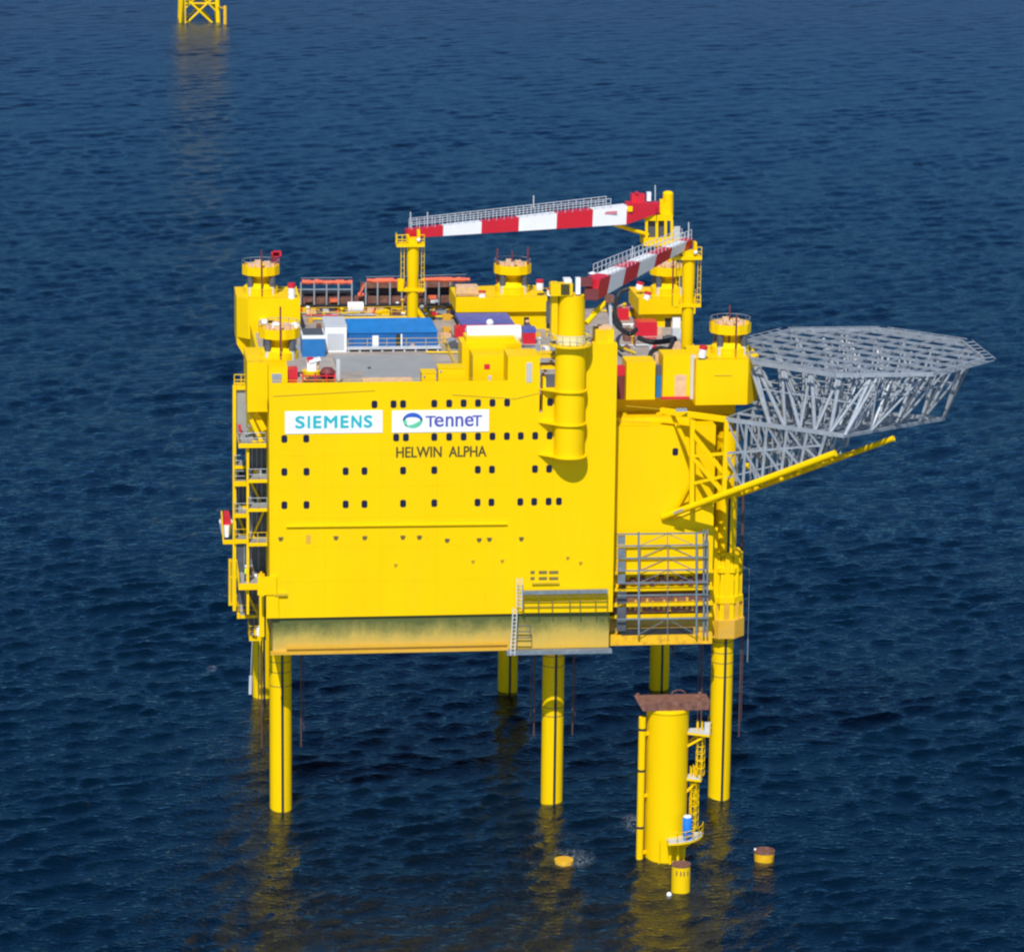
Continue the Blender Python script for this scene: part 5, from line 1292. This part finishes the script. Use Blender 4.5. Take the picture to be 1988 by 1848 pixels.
q = at(1299, 1738, Z=0); b = MB(); b.sphere((q.x, q.y, 0.1), 0.27, 14, 9); tag(b.build('float_ball', WHITE, None, base=(q.x, q.y, 0)), 'small white float ball bobbing beside the small pile', 'float')
q = at(1487, 1674, Z=0); r = 1.05
bu = thing('mooring_can', (q.x, q.y+r, 0), 'squat orange-yellow mooring can with a rusty lid, right of the thick pile', 'buoy')
zz = at(1487, 1650, Y=q.y+r).z
b = MB(); b.lathe((q.x, q.y+r, 0), [(r*0.9, -1.2), (r*0.95, 0.2), (r, zz-0.15)], 32); b.build('drum', RUSTY_YEL, bu)
b = MB(); b.lathe((q.x, q.y+r, zz), [(r+0.03, -0.16), (r+0.03, 0.03), (r-0.12, 0.03), (r-0.12, -0.1), (0.02, -0.1)], 32, cap=False); b.build('lid', RUST, bu)
b = MB(); b.sphere((q.x-r*0.9, q.y+r, zz+0.12), 0.13, 8, 6); b.build('lamp', WHITE, bu)
q = at(1097, 1681, Z=0); r = 0.95
bu = thing('mooring_can', (q.x, q.y+r, -0.2), 'orange-yellow mooring can almost awash in white foam, left of the thick pile', 'buoy')
b = MB(); b.lathe((q.x, q.y+r, 0), [(r*0.9, -1.2), (r, 0.28), (r, 0.42), (r-0.1, 0.42)], 32); b.build('drum', RUSTY_YEL, bu)
b = MB(); b.lathe((q.x, q.y+r, 0.40), [(r-0.1, 0.02), (0.02, 0.04)], 32, cap=False); b.build('lid', OCHRE, bu)

# foam: thin lacy sheets lying on the water
def foam_patch(x, y, rx, ry, ring, lab, seed):
    q = at(x, y, Z=0.0)
    m = bpy.data.materials.new('lacy_foam'); m.use_nodes = True; n = m.node_tree.nodes; l = m.node_tree.links; n.remove(n['Principled BSDF'])
    tc = n.new('ShaderNodeTexCoord'); mp = n.new('ShaderNodeMapping'); mp.inputs['Scale'].default_value = (1/rx, 1/ry, 0); l.new(tc.outputs['Object'], mp.inputs[0])
    ln = n.new('ShaderNodeVectorMath'); ln.operation = 'LENGTH'; l.new(mp.outputs[0], ln.inputs[0])
    rg = n.new('ShaderNodeValToRGB'); l.new(ln.outputs['Value'], rg.inputs[0])
    e = rg.color_ramp.elements; e[0].position = 0.0; e[0].color = (ring, ring, ring, 1); e[1].position = 1.0; e[1].color = (0, 0, 0, 1); k = e.new(0.45); k.color = (1, 1, 1, 1)
    m2 = n.new('ShaderNodeMapping'); m2.inputs['Location'].default_value = (seed, seed*1.7, 0); m2.inputs['Scale'].default_value = (1.0, 0.55, 1); l.new(tc.outputs['Object'], m2.inputs[0])
    no = n.new('ShaderNodeTexNoise'); no.inputs['Scale'].default_value = 1.9; no.inputs['Detail'].default_value = 6; no.inputs['Distortion'].default_value = 1.6; l.new(m2.outputs[0], no.inputs['Vector'])
    ri = n.new('ShaderNodeMath'); ri.operation = 'SUBTRACT'; l.new(no.outputs[0], ri.inputs[0]); ri.inputs[1].default_value = 0.5
    ab = n.new('ShaderNodeMath'); ab.operation = 'ABSOLUTE'; l.new(ri.outputs[0], ab.inputs[0])
    mr = n.new('ShaderNodeMapRange'); mr.inputs[1].default_value = 0.0; mr.inputs[2].default_value = 0.035; mr.inputs[3].default_value = 0.45; mr.inputs[4].default_value = 0.0; l.new(ab.outputs[0], mr.inputs[0])
    mu = n.new('ShaderNodeMath'); mu.operation = 'MULTIPLY'; l.new(mr.outputs[0], mu.inputs[0]); l.new(rg.outputs[0], mu.inputs[1])
    d = n.new('ShaderNodeBsdfDiffuse'); d.inputs[0].default_value = (0.55, 0.60, 0.62, 1); t = n.new('ShaderNodeBsdfTransparent'); mx_ = n.new('ShaderNodeMixShader')
    l.new(mu.outputs[0], mx_.inputs[0]); l.new(t.outputs[0], mx_.inputs[1]); l.new(d.outputs[0], mx_.inputs[2]); l.new(mx_.outputs[0], n['Material Output'].inputs[0])
    b = MB(); K = 28; o = 0; b.v.append((q.x, q.y, 0.24))
    for j in range(1, 9):
        for i in range(K):
            a_ = 2*math.pi*i/K; b.v.append((q.x+rx*j/8*math.cos(a_), q.y+ry*j/8*math.sin(a_), 0.24+0.05*math.sin(2.1*rx*j/8*math.cos(a_)+ry*j/8*math.sin(a_)*1.3)))
    for i in range(K): b.face((0, 1+i, 1+(i+1) % K))
    for j in range(7):
        for i in range(K): b.face((1+j*K+i, 1+(j+1)*K+i, 1+(j+1)*K+(i+1) % K, 1+j*K+(i+1) % K))
    tag(b.build('sea_foam', m, None, base=(q.x, q.y, 0)), lab, 'foam', kind='stuff')
foam_patch(1110, 1670, 2.7, 3.4, 0.9, 'lacy white foam washing round the awash mooring can', 3.0)
foam_patch(1232, 1602, 1.5, 3.8, 0.8, 'faint ring of foam left of the thick pile', 9.0)
foam_patch(412, 1301, 0.7, 1.4, 0.4, 'small faint patch of foam on the open sea at the left', 5.0)

# ------------------------------------------------------------------ distant jacket
j0 = at(395, 46, Z=0); jy = j0.y+4
jk = thing('jacket_foundation', (j0.x, jy, 0), 'distant yellow lattice foundation standing alone at the top left', 'jacket')
xl, xr = at(352, 46, Z=0).x, at(424, 46, Z=0).x
def jleg(sx, sy_, z):
    t = 1-z/60.0; cx_ = (xl+xr)/2
    return Vector((cx_+sx*(xr-xl)/2*(0.72+0.28*t)*1.0, jy+6+sy_*7*t, z))
for sx in (-1, 1):
    for sy_ in (-1, 1): MB().tube(jleg(sx, sy_, -3), jleg(sx, sy_, 13), 0.75, 12).build('leg', YEL2, jk)
faces_ = (((-1,-1),(1,-1)), ((1,-1),(1,1)), ((1,1),(-1,1)), ((-1,1),(-1,-1)))
for p, q in faces_:
    b = MB()
    b.tube(jleg(*p, -2), jleg(*q, 9), 0.36, 8); b.tube(jleg(*q, -2), jleg(*p, 9), 0.36, 8); b.tube(jleg(*p, 6), jleg(*q, 6), 0.3, 8); b.tube(jleg(*p, 3), (jleg(*p, 9)+jleg(*q, 9))/2, 0.25, 8); b.tube(jleg(*q, 3), (jleg(*p, 9)+jleg(*q, 9))/2, 0.25, 8); b.tube(jleg(*p, 11), jleg(*q, 11), 0.3, 8)
    b.build('brace', YEL2, jk)
q = at(437, 48, Z=0); b = MB(); b.tube((q.x, q.y, -2), (q.x, q.y, at(437, 12, Y=q.y).z), 0.55, 12); b.bar((q.x, q.y, 5), jleg(1, -1, 5), 0.4); b.build('boat_fender', RUSTY_YEL, jk)
b = MB(); b.box(jleg(-1,-1,13).x-1, jleg(1,-1,13).x+1, jy-0.5, jy+12.5, 13, 13.6); b.build('top_deck', YEL2, jk)
q = at(350, 46, Z=0); b = MB(); b.tube((q.x, q.y, -2), (q.x+0.6, q.y, 14), 0.3, 8); b.tube((q.x+1.6, q.y-1, -2), (q.x+1.6, q.y-1, 14), 0.25, 8); b.build('caisson', YEL2, jk)
